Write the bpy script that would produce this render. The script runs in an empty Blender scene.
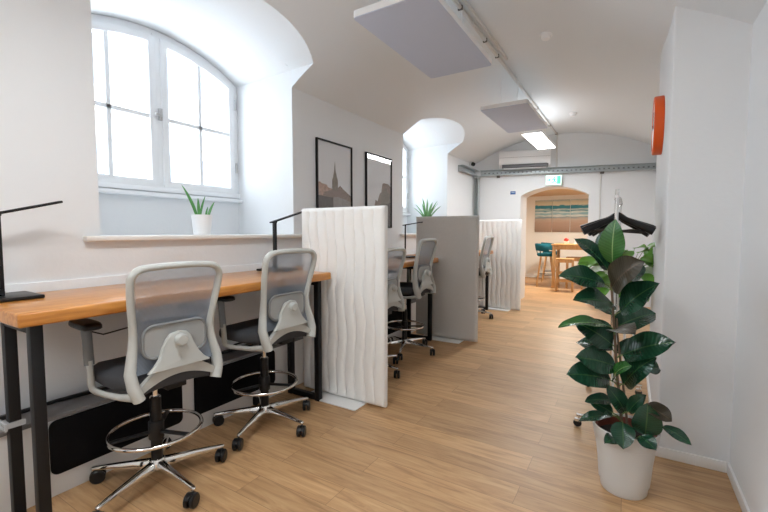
import bpy, bmesh, math, random
from mathutils import Vector, Matrix
random.seed(7)
scene = bpy.context.scene
COL = scene.collection
PI = math.pi

# ------------------------------------------------------------------ helpers
class MB:
    """collects geometry of ONE mesh"""
    def __init__(s):
        s.v = []; s.f = []; s.m = []; s.uv = {}
    def add(s, verts, faces, mi=0):
        b = len(s.v)
        s.v += [tuple(p) for p in verts]
        for f in faces:
            s.f.append([i + b for i in f]); s.m.append(mi)
        return b
    def box(s, x0, x1, y0, y1, z0, z1, mi=0, M=None):
        vs = [Vector((x, y, z)) for x in (x0, x1) for y in (y0, y1) for z in (z0, z1)]
        if M is not None: vs = [M @ p for p in vs]
        s.add(vs, [(0,1,3,2),(4,6,7,5),(0,4,5,1),(2,3,7,6),(0,2,6,4),(1,5,7,3)], mi)
    def tube(s, pts, r, n=10, mi=0, cap=True, flat=None):
        """sweep a circle (radius r, or list of radii) along pts; flat=(a,b) scales the section"""
        pts = [Vector(p) for p in pts]; k = len(pts)
        rs = r if isinstance(r, (list, tuple)) else [r] * k
        rings = []; ref = None
        for i, p in enumerate(pts):
            t = (pts[min(i+1, k-1)] - pts[max(i-1, 0)]).normalized()
            if ref is None:
                ref = Vector((0,0,1)) if abs(t.z) < .9 else Vector((0,1,0))
            a = (ref - t * ref.dot(t)).normalized(); b = t.cross(a); ref = a
            sa, sb = flat if flat else (1, 1)
            rings.append([p + (a * math.cos(2*PI*j/n) * sa + b * math.sin(2*PI*j/n) * sb) * rs[i] for j in range(n)])
        base = len(s.v)
        for rg in rings: s.v += [tuple(q) for q in rg]
        for i in range(k-1):
            for j in range(n):
                s.f.append([base+i*n+j, base+i*n+(j+1)%n, base+(i+1)*n+(j+1)%n, base+(i+1)*n+j]); s.m.append(mi)
        if cap:
            s.f.append([base+j for j in range(n)][::-1]); s.m.append(mi)
            s.f.append([base+(k-1)*n+j for j in range(n)]); s.m.append(mi)
    def ring(s, c, R, r, n=40, k=8, mi=0, ax=None):
        """torus about z (or in frame ax)"""
        base = len(s.v); c = Vector(c)
        for i in range(n):
            a = 2*PI*i/n
            for j in range(k):
                b = 2*PI*j/k
                p = Vector(((R + r*math.cos(b))*math.cos(a), (R + r*math.cos(b))*math.sin(a), r*math.sin(b)))
                if ax is not None: p = ax @ p
                s.v.append(tuple(c + p))
        for i in range(n):
            for j in range(k):
                s.f.append([base+i*k+j, base+((i+1)%n)*k+j, base+((i+1)%n)*k+(j+1)%k, base+i*k+(j+1)%k]); s.m.append(mi)
    def lathe(s, prof, c=(0,0,0), n=32, mi=0, M=None):
        """prof: list of (r, z); closed at ends when r==0"""
        base = len(s.v); k = len(prof)
        for (r, z) in prof:
            for j in range(n):
                p = Vector((r*math.cos(2*PI*j/n), r*math.sin(2*PI*j/n), z))
                if M is not None: p = M @ p
                s.v.append(tuple(p + Vector(c)))
        for i in range(k-1):
            for j in range(n):
                s.f.append([base+i*n+j, base+i*n+(j+1)%n, base+(i+1)*n+(j+1)%n, base+(i+1)*n+j]); s.m.append(mi)
        s.f.append([base+j for j in range(n)][::-1]); s.m.append(mi)
        s.f.append([base+(k-1)*n+j for j in range(n)]); s.m.append(mi)
    def prism(s, poly, fn, mi=0):
        """poly: 2D points; fn(p, side) -> 3D for side 0/1"""
        n = len(poly); base = len(s.v)
        s.v += [tuple(fn(p, 0)) for p in poly] + [tuple(fn(p, 1)) for p in poly]
        s.f.append([base+i for i in range(n)]); s.m.append(mi)
        s.f.append([base+n+i for i in range(n)][::-1]); s.m.append(mi)
        for i in range(n):
            s.f.append([base+i, base+n+i, base+n+(i+1)%n, base+(i+1)%n]); s.m.append(mi)
    def frame(s, outer, inner, fn, mi=0):
        """picture-frame style ring between two equal-length 2D loops, extruded"""
        n = len(outer); base = len(s.v)
        for sd in (0, 1):
            s.v += [tuple(fn(p, sd)) for p in outer] + [tuple(fn(p, sd)) for p in inner]
        o0, i0, o1, i1 = base, base+n, base+2*n, base+3*n
        for a in range(n):
            b = (a+1) % n
            s.f += [[o0+a, o0+b, i0+b, i0+a], [o1+a, i1+a, i1+b, o1+b], [o0+a, o1+a, o1+b, o0+b], [i0+a, i0+b, i1+b, i1+a]]
            s.m += [mi]*4
    def build(s, name, mats, parent=None, bevel=0, seg=2, smooth=35, loc=None):
        me = bpy.data.meshes.new(name)
        me.from_pydata(s.v, [], s.f)
        if not isinstance(mats, (list, tuple)): mats = [mats]
        for m in mats: me.materials.append(m)
        for p, mi in zip(me.polygons, s.m): p.material_index = mi
        bm = bmesh.new(); bm.from_mesh(me)
        bmesh.ops.recalc_face_normals(bm, faces=bm.faces)
        if bevel:
            ed = [e for e in bm.edges if len(e.link_faces) == 2 and e.calc_face_angle(0) > math.radians(50)]
            bmesh.ops.bevel(bm, geom=ed, offset=bevel, segments=seg, affect='EDGES', profile=.5, clamp_overlap=True)
        bm.to_mesh(me); bm.free()
        if smooth:
            for p in me.polygons: p.use_smooth = True
            me.set_sharp_from_angle(angle=math.radians(smooth))
        o = bpy.data.objects.new(name, me); COL.objects.link(o)
        if parent is not None: o.parent = parent
        if loc is not None: o.location = loc
        return o

def tag(o, label=None, cat=None, group=None, kind=None):
    if label: o['label'] = label
    if cat: o['category'] = cat
    if group: o['group'] = group
    if kind: o['kind'] = kind
    return o
def thing(name, label, cat, loc=(0,0,0), rz=0, group=None):
    o = bpy.data.objects.new(name, None); o.empty_display_size = .1
    COL.objects.link(o); o.location = loc; o.rotation_euler = (0,0,rz)
    return tag(o, label, cat, group)
def struct(o, label=None, cat='building'):
    o['kind'] = 'structure'
    if label: o['label'] = label; o['category'] = cat
    return o
def dup(root, loc, rz, label):
    r = root.copy(); COL.objects.link(r); r.location = loc; r.rotation_euler = (0,0,rz); r['label'] = label
    for ch in list(root.children):
        c = ch.copy(); COL.objects.link(c); c.parent = r
        for g in list(ch.children):
            d = g.copy(); COL.objects.link(d); d.parent = c
    return r
def ss(x, a, b):
    t = max(0, min(1, (x-a)/(b-a))); return t*t*(3-2*t)

# ------------------------------------------------------------------ materials
def new_mat(name):
    m = bpy.data.materials.new(name); m.use_nodes = True
    nt = m.node_tree; bs = nt.nodes['Principled BSDF']
    return m, nt, bs
def mat(name, c, rough=.5, metal=0, bump=0, bscale=80, var=0, vscale=4, spec=None, coat=0, emit=0):
    m, nt, bs = new_mat(name)
    bs.inputs['Base Color'].default_value = (*c, 1); bs.inputs['Roughness'].default_value = rough
    bs.inputs['Metallic'].default_value = metal
    if spec is not None: bs.inputs['Specular IOR Level'].default_value = spec
    if coat: bs.inputs['Coat Weight'].default_value = coat
    if emit:
        bs.inputs['Emission Color'].default_value = (*c, 1); bs.inputs['Emission Strength'].default_value = emit
    tc = nt.nodes.new('ShaderNodeTexCoord')
    if var:
        n = nt.nodes.new('ShaderNodeTexNoise'); n.inputs['Scale'].default_value = vscale; n.inputs['Detail'].default_value = 5
        mx = nt.nodes.new('ShaderNodeMix'); mx.data_type = 'RGBA'
        mx.inputs[6].default_value = (*[x*(1-var) for x in c], 1); mx.inputs[7].default_value = (*[min(1, x*(1+var)) for x in c], 1)
        nt.links.new(tc.outputs['Object'], n.inputs['Vector']); nt.links.new(n.outputs['Fac'], mx.inputs[0])
        nt.links.new(mx.outputs[2], bs.inputs['Base Color'])
    if bump:
        n = nt.nodes.new('ShaderNodeTexNoise'); n.inputs['Scale'].default_value = bscale; n.inputs['Detail'].default_value = 3
        b = nt.nodes.new('ShaderNodeBump'); b.inputs['Strength'].default_value = bump; b.inputs['Distance'].default_value = .01
        nt.links.new(tc.outputs['Object'], n.inputs['Vector']); nt.links.new(n.outputs['Fac'], b.inputs['Height'])
        nt.links.new(b.outputs['Normal'], bs.inputs['Normal'])
    return m
def wood(name, c1, c2, axis=1, rough=.4, scale=1.0, coat=0):
    m, nt, bs = new_mat(name)
    tc = nt.nodes.new('ShaderNodeTexCoord'); mp = nt.nodes.new('ShaderNodeMapping')
    sc = [14*scale]*3; sc[axis] = 1.1*scale
    mp.inputs['Scale'].default_value = sc
    n = nt.nodes.new('ShaderNodeTexNoise'); n.inputs['Scale'].default_value = 2.2; n.inputs['Detail'].default_value = 7; n.inputs['Distortion'].default_value = .9
    r = nt.nodes.new('ShaderNodeValToRGB'); r.color_ramp.elements[0].position = .32; r.color_ramp.elements[1].position = .68
    r.color_ramp.elements[0].color = (*c1, 1); r.color_ramp.elements[1].color = (*c2, 1)
    nt.links.new(tc.outputs['Object'], mp.inputs['Vector']); nt.links.new(mp.outputs['Vector'], n.inputs['Vector'])
    nt.links.new(n.outputs['Fac'], r.inputs['Fac']); nt.links.new(r.outputs['Color'], bs.inputs['Base Color'])
    bs.inputs['Roughness'].default_value = rough
    if coat: bs.inputs['Coat Weight'].default_value = coat
    return m
def floor_mat():
    m, nt, bs = new_mat('oak_plank_floor')
    N = nt.nodes.new; Lk = nt.links.new
    tc = N('ShaderNodeTexCoord')
    br = N('ShaderNodeTexBrick'); br.offset = .37; br.offset_frequency = 2; br.squash = 1
    br.inputs['Scale'].default_value = 1; br.inputs['Brick Width'].default_value = 1.25; br.inputs['Row Height'].default_value = .165
    br.inputs['Mortar Size'].default_value = .0012; br.inputs['Mortar Smooth'].default_value = .2; br.inputs['Bias'].default_value = 0
    br.inputs['Color1'].default_value = (0,0,0,1); br.inputs['Color2'].default_value = (1,1,1,1); br.inputs['Mortar'].default_value = (.5,.5,.5,1)
    Lk(tc.outputs['Object'], br.inputs['Vector'])
    mp = N('ShaderNodeMapping'); mp.inputs['Scale'].default_value = (1.6, 17, 1)
    Lk(tc.outputs['Object'], mp.inputs['Vector'])
    ad = N('ShaderNodeVectorMath'); ad.operation = 'MULTIPLY_ADD'
    ad.inputs[1].default_value = (7, 3, 5)
    Lk(br.outputs['Color'], ad.inputs[0]); Lk(mp.outputs['Vector'], ad.inputs[2])
    n = N('ShaderNodeTexNoise'); n.inputs['Scale'].default_value = 1.5; n.inputs['Detail'].default_value = 8; n.inputs['Roughness'].default_value = .62; n.inputs['Distortion'].default_value = 1.1
    Lk(ad.outputs[0], n.inputs['Vector'])
    r = N('ShaderNodeValToRGB'); e = r.color_ramp.elements
    e[0].position = .25; e[0].color = (.31,.168,.074,1); e[1].position = .75; e[1].color = (.63,.41,.215,1)
    k = r.color_ramp.elements.new(.5); k.color = (.52,.31,.15,1)
    Lk(n.outputs['Fac'], r.inputs['Fac'])
    hs = N('ShaderNodeHueSaturation'); hs.inputs['Saturation'].default_value = 1
    mr = N('ShaderNodeMapRange'); mr.inputs['To Min'].default_value = .86; mr.inputs['To Max'].default_value = 1.12
    Lk(br.outputs['Color'], mr.inputs['Value']); Lk(mr.outputs[0], hs.inputs['Value']); Lk(r.outputs['Color'], hs.inputs['Color'])
    mx = N('ShaderNodeMix'); mx.data_type = 'RGBA'; mx.inputs[7].default_value = (.25,.135,.06,1)
    Lk(br.outputs['Fac'], mx.inputs[0]); Lk(hs.outputs['Color'], mx.inputs[6]); Lk(mx.outputs[2], bs.inputs['Base Color'])
    bs.inputs['Roughness'].default_value = .42
    b = N('ShaderNodeBump'); b.inputs['Strength'].default_value = .12; b.inputs['Distance'].default_value = .004
    Lk(n.outputs['Fac'], b.inputs['Height']); Lk(b.outputs['Normal'], bs.inputs['Normal'])
    return m
def fabric(name, c, scale=500, bump=.4, var=.08):
    m, nt, bs = new_mat(name)
    N = nt.nodes.new; Lk = nt.links.new
    tc = N('ShaderNodeTexCoord')
    n = N('ShaderNodeTexNoise'); n.inputs['Scale'].default_value = scale; n.inputs['Detail'].default_value = 2
    n2 = N('ShaderNodeTexNoise'); n2.inputs['Scale'].default_value = 9; n2.inputs['Detail'].default_value = 4
    mp = N('ShaderNodeMapping'); mp.inputs['Scale'].default_value = (1, 1, 2.2)
    Lk(tc.outputs['Object'], n.inputs['Vector']); Lk(tc.outputs['Object'], mp.inputs['Vector']); Lk(mp.outputs[0], n2.inputs['Vector'])
    mx = N('ShaderNodeMix'); mx.data_type = 'RGBA'
    mx.inputs[6].default_value = (*[x*(1-var) for x in c], 1); mx.inputs[7].default_value = (*[min(1, x*(1+var)) for x in c], 1)
    Lk(n.outputs['Fac'], mx.inputs[0]); Lk(mx.outputs[2], bs.inputs['Base Color'])
    ma = N('ShaderNodeMath'); ma.operation = 'MULTIPLY_ADD'; ma.inputs[1].default_value = .25
    Lk(n.outputs['Fac'], ma.inputs[0]); Lk(n2.outputs['Fac'], ma.inputs[2])
    b = N('ShaderNodeBump'); b.inputs['Strength'].default_value = bump; b.inputs['Distance'].default_value = .012
    Lk(ma.outputs[0], b.inputs['Height']); Lk(b.outputs['Normal'], bs.inputs['Normal'])
    bs.inputs['Roughness'].default_value = .9; bs.inputs['Specular IOR Level'].default_value = .2
    return m
def see_through(name, c, amt, rough=.5, weave=0):
    """woven mesh: part of the surface is open"""
    m, nt, bs = new_mat(name)
    N = nt.nodes.new; Lk = nt.links.new
    bs.inputs['Base Color'].default_value = (*c, 1); bs.inputs['Roughness'].default_value = rough
    out = nt.nodes['Material Output']; tr = N('ShaderNodeBsdfTransparent'); mx = N('ShaderNodeMixShader')
    mx.inputs[0].default_value = 1-amt
    Lk(tr.outputs[0], mx.inputs[1]); Lk(bs.outputs[0], mx.inputs[2]); Lk(mx.outputs[0], out.inputs['Surface'])
    if weave:
        tc = N('ShaderNodeTexCoord'); w = N('ShaderNodeTexWave'); w.wave_type = 'BANDS'; w.bands_direction = 'Z'
        w.inputs['Scale'].default_value = weave; w.inputs['Distortion'].default_value = .6
        mr = N('ShaderNodeMapRange'); mr.inputs['To Min'].default_value = 1-amt-.12; mr.inputs['To Max'].default_value = 1-amt+.12
        Lk(tc.outputs['Object'], w.inputs['Vector']); Lk(w.outputs['Fac'], mr.inputs['Value']); Lk(mr.outputs[0], mx.inputs[0])
    return m
def glass(name, refl=.1, tint=(1,1,1)):
    m = bpy.data.materials.new(name); m.use_nodes = True; nt = m.node_tree
    nt.nodes.clear(); N = nt.nodes.new; Lk = nt.links.new
    out = N('ShaderNodeOutputMaterial'); tr = N('ShaderNodeBsdfTransparent'); gl = N('ShaderNodeBsdfGlossy'); mx = N('ShaderNodeMixShader')
    lw = N('ShaderNodeLayerWeight'); lw.inputs['Blend'].default_value = .5
    pw = N('ShaderNodeMath'); pw.operation = 'POWER'; pw.inputs[1].default_value = 5; Lk(lw.outputs['Facing'], pw.inputs[0])
    fr = N('ShaderNodeMath'); fr.operation = 'MULTIPLY_ADD'; fr.inputs[1].default_value = .9; fr.inputs[2].default_value = refl*.4; Lk(pw.outputs[0], fr.inputs[0])
    tr.inputs['Color'].default_value = (*tint, 1); gl.inputs['Roughness'].default_value = .03
    Lk(fr.outputs[0], mx.inputs[0]); Lk(tr.outputs[0], mx.inputs[1]); Lk(gl.outputs[0], mx.inputs[2]); Lk(mx.outputs[0], out.inputs['Surface'])
    return m
def leaf_mat(name, dark, light, rib, rough=.25):
    m, nt, bs = new_mat(name); N = nt.nodes.new; Lk = nt.links.new
    uv = N('ShaderNodeUVMap'); sep = N('ShaderNodeSeparateXYZ'); Lk(uv.outputs[0], sep.inputs[0])
    # distance from midrib
    a = N('ShaderNodeMath'); a.operation = 'SUBTRACT'; a.inputs[1].default_value = .5; Lk(sep.outputs[0], a.inputs[0])
    ab = N('ShaderNodeMath'); ab.operation = 'ABSOLUTE'; Lk(a.outputs[0], ab.inputs[0])
    # side veins: bands running out from the midrib towards the tip
    mu = N('ShaderNodeMath'); mu.operation = 'MULTIPLY_ADD'; mu.inputs[1].default_value = -.25; Lk(ab.outputs[0], mu.inputs[0]); Lk(sep.outputs[1], mu.inputs[2])
    fq = N('ShaderNodeMath'); fq.operation = 'MULTIPLY'; fq.inputs[1].default_value = 95; Lk(mu.outputs[0], fq.inputs[0])
    sn = N('ShaderNodeMath'); sn.operation = 'SINE'; Lk(fq.outputs[0], sn.inputs[0])
    mr = N('ShaderNodeMapRange'); mr.inputs['From Min'].default_value = -1; mr.inputs['From Max'].default_value = 1; Lk(sn.outputs[0], mr.inputs['Value'])
    mx = N('ShaderNodeMix'); mx.data_type = 'RGBA'; mx.inputs[6].default_value = (*dark, 1); mx.inputs[7].default_value = (*light, 1)
    Lk(mr.outputs[0], mx.inputs[0])
    ri = N('ShaderNodeMath'); ri.operation = 'LESS_THAN'; ri.inputs[1].default_value = .022; Lk(ab.outputs[0], ri.inputs[0])
    m2 = N('ShaderNodeMix'); m2.data_type = 'RGBA'; m2.inputs[7].default_value = (*rib, 1); Lk(ri.outputs[0], m2.inputs[0]); Lk(mx.outputs[2], m2.inputs[6])
    Lk(m2.outputs[2], bs.inputs['Base Color'])
    b = N('ShaderNodeBump'); b.inputs['Strength'].default_value = .25; b.inputs['Distance'].default_value = .003
    Lk(mr.outputs[0], b.inputs['Height']); Lk(b.outputs['Normal'], bs.inputs['Normal'])
    bs.inputs['Roughness'].default_value = rough; bs.inputs['Specular IOR Level'].default_value = .55
    return m
def beach_mat():
    m, nt, bs = new_mat('beach_print'); N = nt.nodes.new; Lk = nt.links.new
    ge = N('ShaderNodeNewGeometry'); of = N('ShaderNodeVectorMath'); of.operation = 'SUBTRACT'; of.inputs[1].default_value = (0, 0, 1.345); Lk(ge.outputs['Position'], of.inputs[0])
    sep = N('ShaderNodeSeparateXYZ'); Lk(of.outputs[0], sep.inputs[0])
    mp = N('ShaderNodeMapping'); mp.inputs['Scale'].default_value = (2.2, 1, 13); Lk(of.outputs[0], mp.inputs[0])
    n = N('ShaderNodeTexNoise'); n.inputs['Scale'].default_value = 1.6; n.inputs['Detail'].default_value = 6; n.inputs['Distortion'].default_value = .5; Lk(mp.outputs[0], n.inputs['Vector'])
    ma = N('ShaderNodeMath'); ma.operation = 'MULTIPLY_ADD'; ma.inputs[1].default_value = .13; Lk(n.outputs['Fac'], ma.inputs[0]); Lk(sep.outputs[2], ma.inputs[2])
    mr = N('ShaderNodeMapRange'); mr.inputs['From Min'].default_value = 0.065; mr.inputs['From Max'].default_value = .985; Lk(ma.outputs[0], mr.inputs['Value'])
    r = N('ShaderNodeValToRGB'); e = r.color_ramp.elements
    stops = [(0,(.30,.20,.15)),(.28,(.42,.29,.22)),(.40,(.48,.38,.31)),(.46,(.16,.28,.33)),(.50,(.62,.66,.64)),(.56,(.18,.38,.45)),
             (.62,(.55,.64,.64)),(.66,(.06,.24,.32)),(.70,(.50,.60,.58)),(.735,(.02,.20,.28)),(.82,(.03,.22,.28)),(.83,(.62,.60,.50)),(.92,(.60,.56,.42)),(1,(.36,.42,.42))]
    e[0].position = 0; e[0].color = (*stops[0][1], 1); e[1].position = 1; e[1].color = (*stops[-1][1], 1)
    for p, c in stops[1:-1]:
        k = e.new(p); k.color = (*c, 1)
    Lk(mr.outputs[0], r.inputs[0]); Lk(r.outputs[0], bs.inputs['Base Color']); bs.inputs['Roughness'].default_value = .6
    return m

WALL = mat('white_wall_paint', (.755,.772,.785), .85, bump=.10, bscale=35, var=.015, vscale=1.5)
CEIL = mat('white_ceiling_paint', (.755,.785,.805), .9, bump=.08, bscale=30, var=.012, vscale=1.2)
SKIRT = mat('white_skirting_paint', (.84,.84,.83), .45)
TRIMW = mat('white_plinth_paint', (.74,.735,.72), .7, bump=.06, bscale=40)
LEDGE = mat('grey_ledge_laminate', (.16,.16,.165), .6, var=.05)
FRAMEW = mat('white_window_lacquer', (.86,.88,.90), .4)
SILLM = mat('cream_sill_stone', (.78,.755,.715), .45, var=.04, vscale=9)
FLOOR = floor_mat()
GLASS = glass('window_glass')
FGLASS = glass('frame_glass')
DESKW = wood('honey_varnished_wood', (.42,.145,.018), (.64,.285,.062), axis=1, rough=.3, coat=.25)
BLACKM = mat('black_powder_coat', (.008,.008,.009), .5, spec=.3)
BLACKP = mat('black_plastic', (.009,.009,.010), .35, spec=.35)
BLACKPANEL = mat('black_heater_panel', (.005,.005,.006), .7, spec=.12)
CHROME = mat('chrome', (.78,.77,.75), .09, 1)
SATIN = mat('satin_steel', (.62,.62,.62), .3, 1)
GALV = mat('galvanised_steel', (.46,.50,.51), .5, .3, var=.25, vscale=22)
CHGREY = mat('light_grey_plastic', (.47,.48,.455), .42)
ARMGREY = mat('mid_grey_plastic', (.20,.21,.215), .45)
SEATM = fabric('charcoal_seat_fabric', (.060,.062,.068), 700, .25, .25)
MESHM = see_through('grey_back_mesh', (.31,.365,.445), .42, .6, weave=55)  # bluish tint puts window reflections into the mesh colour
LUMBAR = mat('grey_lumbar_plastic', (.34,.35,.345), .45)
QUILT = fabric('white_quilted_fabric', (.83,.83,.81), 420, .14, .04)
FELT = fabric('beige_grey_felt', (.585,.565,.535), 240, .3, .25)
PLATE = mat('white_steel_plate', (.78,.78,.77), .4)
PANELF = mat('blue_grey_panel_face', (.53,.58,.70), .8)
PANELE = mat('white_panel_edge', (.82,.82,.82), .6)
CONDUIT = mat('white_cable_duct', (.66,.645,.62), .6)
CLIP = mat('dark_cable_clip', (.10,.09,.085), .5)
ORANGE = mat('orange_lacquer', (.80,.105,.008), .4)
WHITEP = mat('white_plastic', (.85,.86,.87), .35)
GREYP = mat('grey_slot_plastic', (.10,.10,.105), .5)
POTW = mat('white_glazed_pot', (.60,.60,.585), .35, bump=.05, bscale=60)
TERRA = mat('terracotta_plastic', (.20,.05,.028), .6)
SOIL = mat('dark_soil', (.018,.012,.009), .95, bump=1, bscale=120, var=.5, vscale=60)
BARK = mat('brown_stem_bark', (.16,.105,.065), .8, bump=.5, bscale=120, var=.3, vscale=40)
GSTEM = mat('green_stem', (.12,.2,.05), .5)
LEAFD = leaf_mat('rubber_leaf_top', (.008,.044,.022), (.011,.055,.027), (.045,.11,.04), .17)
LEAFB = leaf_mat('rubber_leaf_young', (.024,.105,.020), (.034,.135,.027), (.20,.33,.12), .26)
LEAFU = leaf_mat('rubber_leaf_under', (.034,.026,.012), (.038,.029,.014), (.09,.06,.03), .4)
POTHOS = mat('bright_green_leaf', (.13,.34,.035), .4, var=.4, vscale=20)
POTHOSW = mat('white_splashed_leaf', (.55,.62,.48), .45, var=.35, vscale=40)
SNAKE = mat('snake_plant_leaf', (.10,.32,.09), .4, var=.5, vscale=30)
AGAVE = mat('blue_green_leaf', (.17,.38,.16), .45, var=.3, vscale=14)
OAK = wood('light_oak', (.42,.225,.085), (.56,.33,.14), axis=2, rough=.45)
TEAL = fabric('teal_upholstery', (.012,.105,.14), 300, .2, .2)
BACKW = mat('backroom_warm_wall', (.80,.785,.75), .85)
BACKC = wood('backroom_pine_ceiling', (.52,.34,.19), (.64,.45,.28), axis=0, rough=.6)
BEACH = beach_mat()
REDM = mat('red_glaze', (.45,.03,.02), .35, var=.3, vscale=60)
CLEAR = see_through('clear_acrylic', (.75,.78,.80), .6, .12)
SKYG = mat('photo_grey_sky', (.76,.77,.79), .6, var=.05, vscale=3)
PH1 = mat('photo_dark_facade', (.11,.09,.082), .7, var=.5, vscale=45)
PH2 = mat('photo_brown_roofs', (.27,.21,.18), .7, var=.8, vscale=70)
PH3 = mat('photo_pavement', (.33,.30,.285), .7, var=.25, vscale=18)
PH4 = mat('photo_spire_stone', (.22,.195,.16), .7, var=.7, vscale=50)
PH5 = mat('photo_rose_facade', (.45,.31,.25), .7, var=.6, vscale=40)
FACADE = mat('pale_render_facade', (.72,.70,.67), .9, var=.05)
FACWIN = mat('facade_window_glass', (.20,.24,.30), .2)
BLUES = mat('blue_sign', (.02,.10,.32), .5)
LED = mat('led_panel_light', (1,.99,.965), .5, emit=7)
EXITG = mat('exit_sign_face', (.60,.95,.80), .5, emit=1.0)
EXITD = mat('exit_sign_green', (.10,.62,.42), .5, emit=.5)

# ------------------------------------------------------------------ room shell
XW, XR, Y0, YN, SILL = -2.70, .51, -3.2, 2.79, 1.325
def zc(x, y):
    return .23 + math.sqrt(2.95**2 - (x+1.05)**2) - .30*ss(x, -.9, .3)*(1-ss(y, 2.9, 4.6))
def yend(x): return 8.545 + .25*x
NICHES = [(1.172, 2.79), (4.91, 6.48), (-2.56, -.94)]
def arch(y, a, b, zs, zk):
    """segmental arch height at y"""
    h = (b-a)/2; s = zk-zs; R = (h*h + s*s)/(2*s)
    return zk - R + math.sqrt(max(0, R*R - (y-(a+b)/2)**2))
def arch_profile(a, b, z0, zs, zk, n=24, t=0):
    """2D loop (y,z): bottom corners then the arch, inset by t"""
    pts = [(a+t, z0+t), (b-t, z0+t)]
    for i in range(n+1):
        y = (b-t) + ((a+t)-(b-t))*i/n
        pts.append((y, arch(y, a, b, zs, zk) - t))
    return pts
def solid(name, fn):
    mb = MB(); fn(mb); return mb
def cut(o, cutters, smooth=30):
    for c in cutters:
        md = o.modifiers.new('cut', 'BOOLEAN'); md.operation = 'DIFFERENCE'; md.solver = 'EXACT'; md.object = c
    dg = bpy.context.evaluated_depsgraph_get(); dg.update()
    me = bpy.data.meshes.new_from_object(o.evaluated_get(dg))
    o.modifiers.clear(); old = o.data; o.data = me; bpy.data.meshes.remove(old)
    for p in me.polygons: p.use_smooth = True
    me.set_sharp_from_angle(angle=math.radians(smooth))

cutters = []
for (a, b) in NICHES:
    mb = MB(); pa = arch_profile(a, b, SILL, 2.81, 3.04, 40); pb = arch_profile(a, b, SILL, 2.85, 2.917, 40)   # soffit dips a little towards the room
    mb.prism(list(range(len(pa))), lambda k, s: (-3.47, *pa[k]) if s == 0 else (-1.9, *pb[k]))
    cutters.append(mb.build('cutter', WALL, smooth=0))
wincut = []
for (a, b) in NICHES:
    mb = MB(); mb.prism(arch_profile(a+.02, b-.02, 1.69, 2.79, 3.015, 24), lambda p, s: (-3.9 if s == 0 else -3.40, p[0], p[1]))
    wincut.append(mb.build('cutter', WALL, smooth=0))

mb = MB(); mb.box(-3.62, XW, Y0-.3, 8.6, -.1, 3.8)
wl = struct(mb.build('wall_left', WALL, smooth=0)); cut(wl, cutters + wincut)

# vaulted ceiling: closed solid, underside follows the vault
mb = MB(); nx, ny = 72, 40
xs = [XW + (0.80-XW)*i/nx for i in range(nx+1)]; ys = [Y0-.3 + (9.1-Y0+.3)*j/ny for j in range(ny+1)]
lo = [[(x, y, zc(x, y)) for y in ys] for x in xs]
W = ny+1
mb.add([p for r in lo for p in r], [(i*W+j, i*W+j+1, (i+1)*W+j+1, (i+1)*W+j) for i in range(nx) for j in range(ny)])
b0 = len(mb.v)
mb.v += [(x, y, 3.8) for x in xs for y in ys]
for i in range(nx):
    for j in range(ny):
        mb.f.append([b0+i*W+j, b0+(i+1)*W+j, b0+(i+1)*W+j+1, b0+i*W+j+1]); mb.m.append(0)
for i in range(nx):
    for j in (0, ny):
        mb.f.append([i*W+j, (i+1)*W+j, b0+(i+1)*W+j, b0+i*W+j]); mb.m.append(0)
for j in range(ny):
    for i in (0, nx):
        mb.f.append([i*W+j, i*W+j+1, b0+i*W+j+1, b0+i*W+j]); mb.m.append(0)
ce = struct(mb.build('ceiling', CEIL, smooth=0)); cut(ce, cutters, 25)

mb = MB(); mb.box(XR, XR+.4, Y0-.3, 9.1, -.1, 3.8); struct(mb.build('wall_right', WALL, smooth=0))
mb = MB(); mb.box(.172, XR+.1, 2.875, 4.38, -.1, 3.6); struct(mb.build('wall_pier', WALL, bevel=.008, smooth=0), 'white wall pier projecting from the right wall behind the rubber plant', 'wall')
mb = MB(); mb.box(-3.0, XR+.2, Y0-.3, Y0, -.1, 3.8); struct(mb.build('wall_back', WALL, smooth=0))
mb = MB(); mb.box(-3.4, 1.2, Y0-.3, 13.0, -.12, 0); struct(mb.build('floor', FLOOR, smooth=0))
# end wall, slightly skewed, with an arched doorway
mb = MB(); mb.prism([(-2.9, yend(-2.9)), (.75, yend(.75)), (.75, yend(.75)+.52), (-2.9, yend(-2.9)+.52)], lambda p, s: (p[0], p[1], -.1 if s == 0 else 3.7))
we = mb.build('wall_end', WALL, smooth=0)
mb = MB(); mb.prism(arch_profile(-1.845, -.69, -.3, 2.04, 2.205, 32), lambda p, s: (p[0], 6.5 if s == 0 else 10, p[1]))
dc = mb.build('cutter', WALL, smooth=0)
cut(we, [dc]); struct(we)
for c in cutters + wincut + [dc]:
    me = c.data; bpy.data.objects.remove(c); bpy.data.meshes.remove(me)
# room beyond the doorway
mb = MB(); mb.box(-3.2, 1.1, 12.55, 12.8, -.1, 3.0); struct(mb.build('wall_backroom_end', BACKW, smooth=0))
mb = MB(); mb.box(-3.2, -3.0, 7.8, 12.6, -.1, 3.0); struct(mb.build('wall_backroom_left', BACKW, smooth=0))
mb = MB(); mb.box(.9, 1.1, 8.7, 12.6, -.1, 3.0); struct(mb.build('wall_backroom_right', BACKW, smooth=0))
mb = MB(); mb.prism([(-3.2, yend(-3.2)+.5), (1.1, yend(1.1)+.5), (1.1, 12.7), (-3.2, 12.7)], lambda p, s: (p[0], p[1], 2.39 if s == 0 else 2.6)); struct(mb.build('ceiling_backroom', BACKC, smooth=0))
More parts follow.
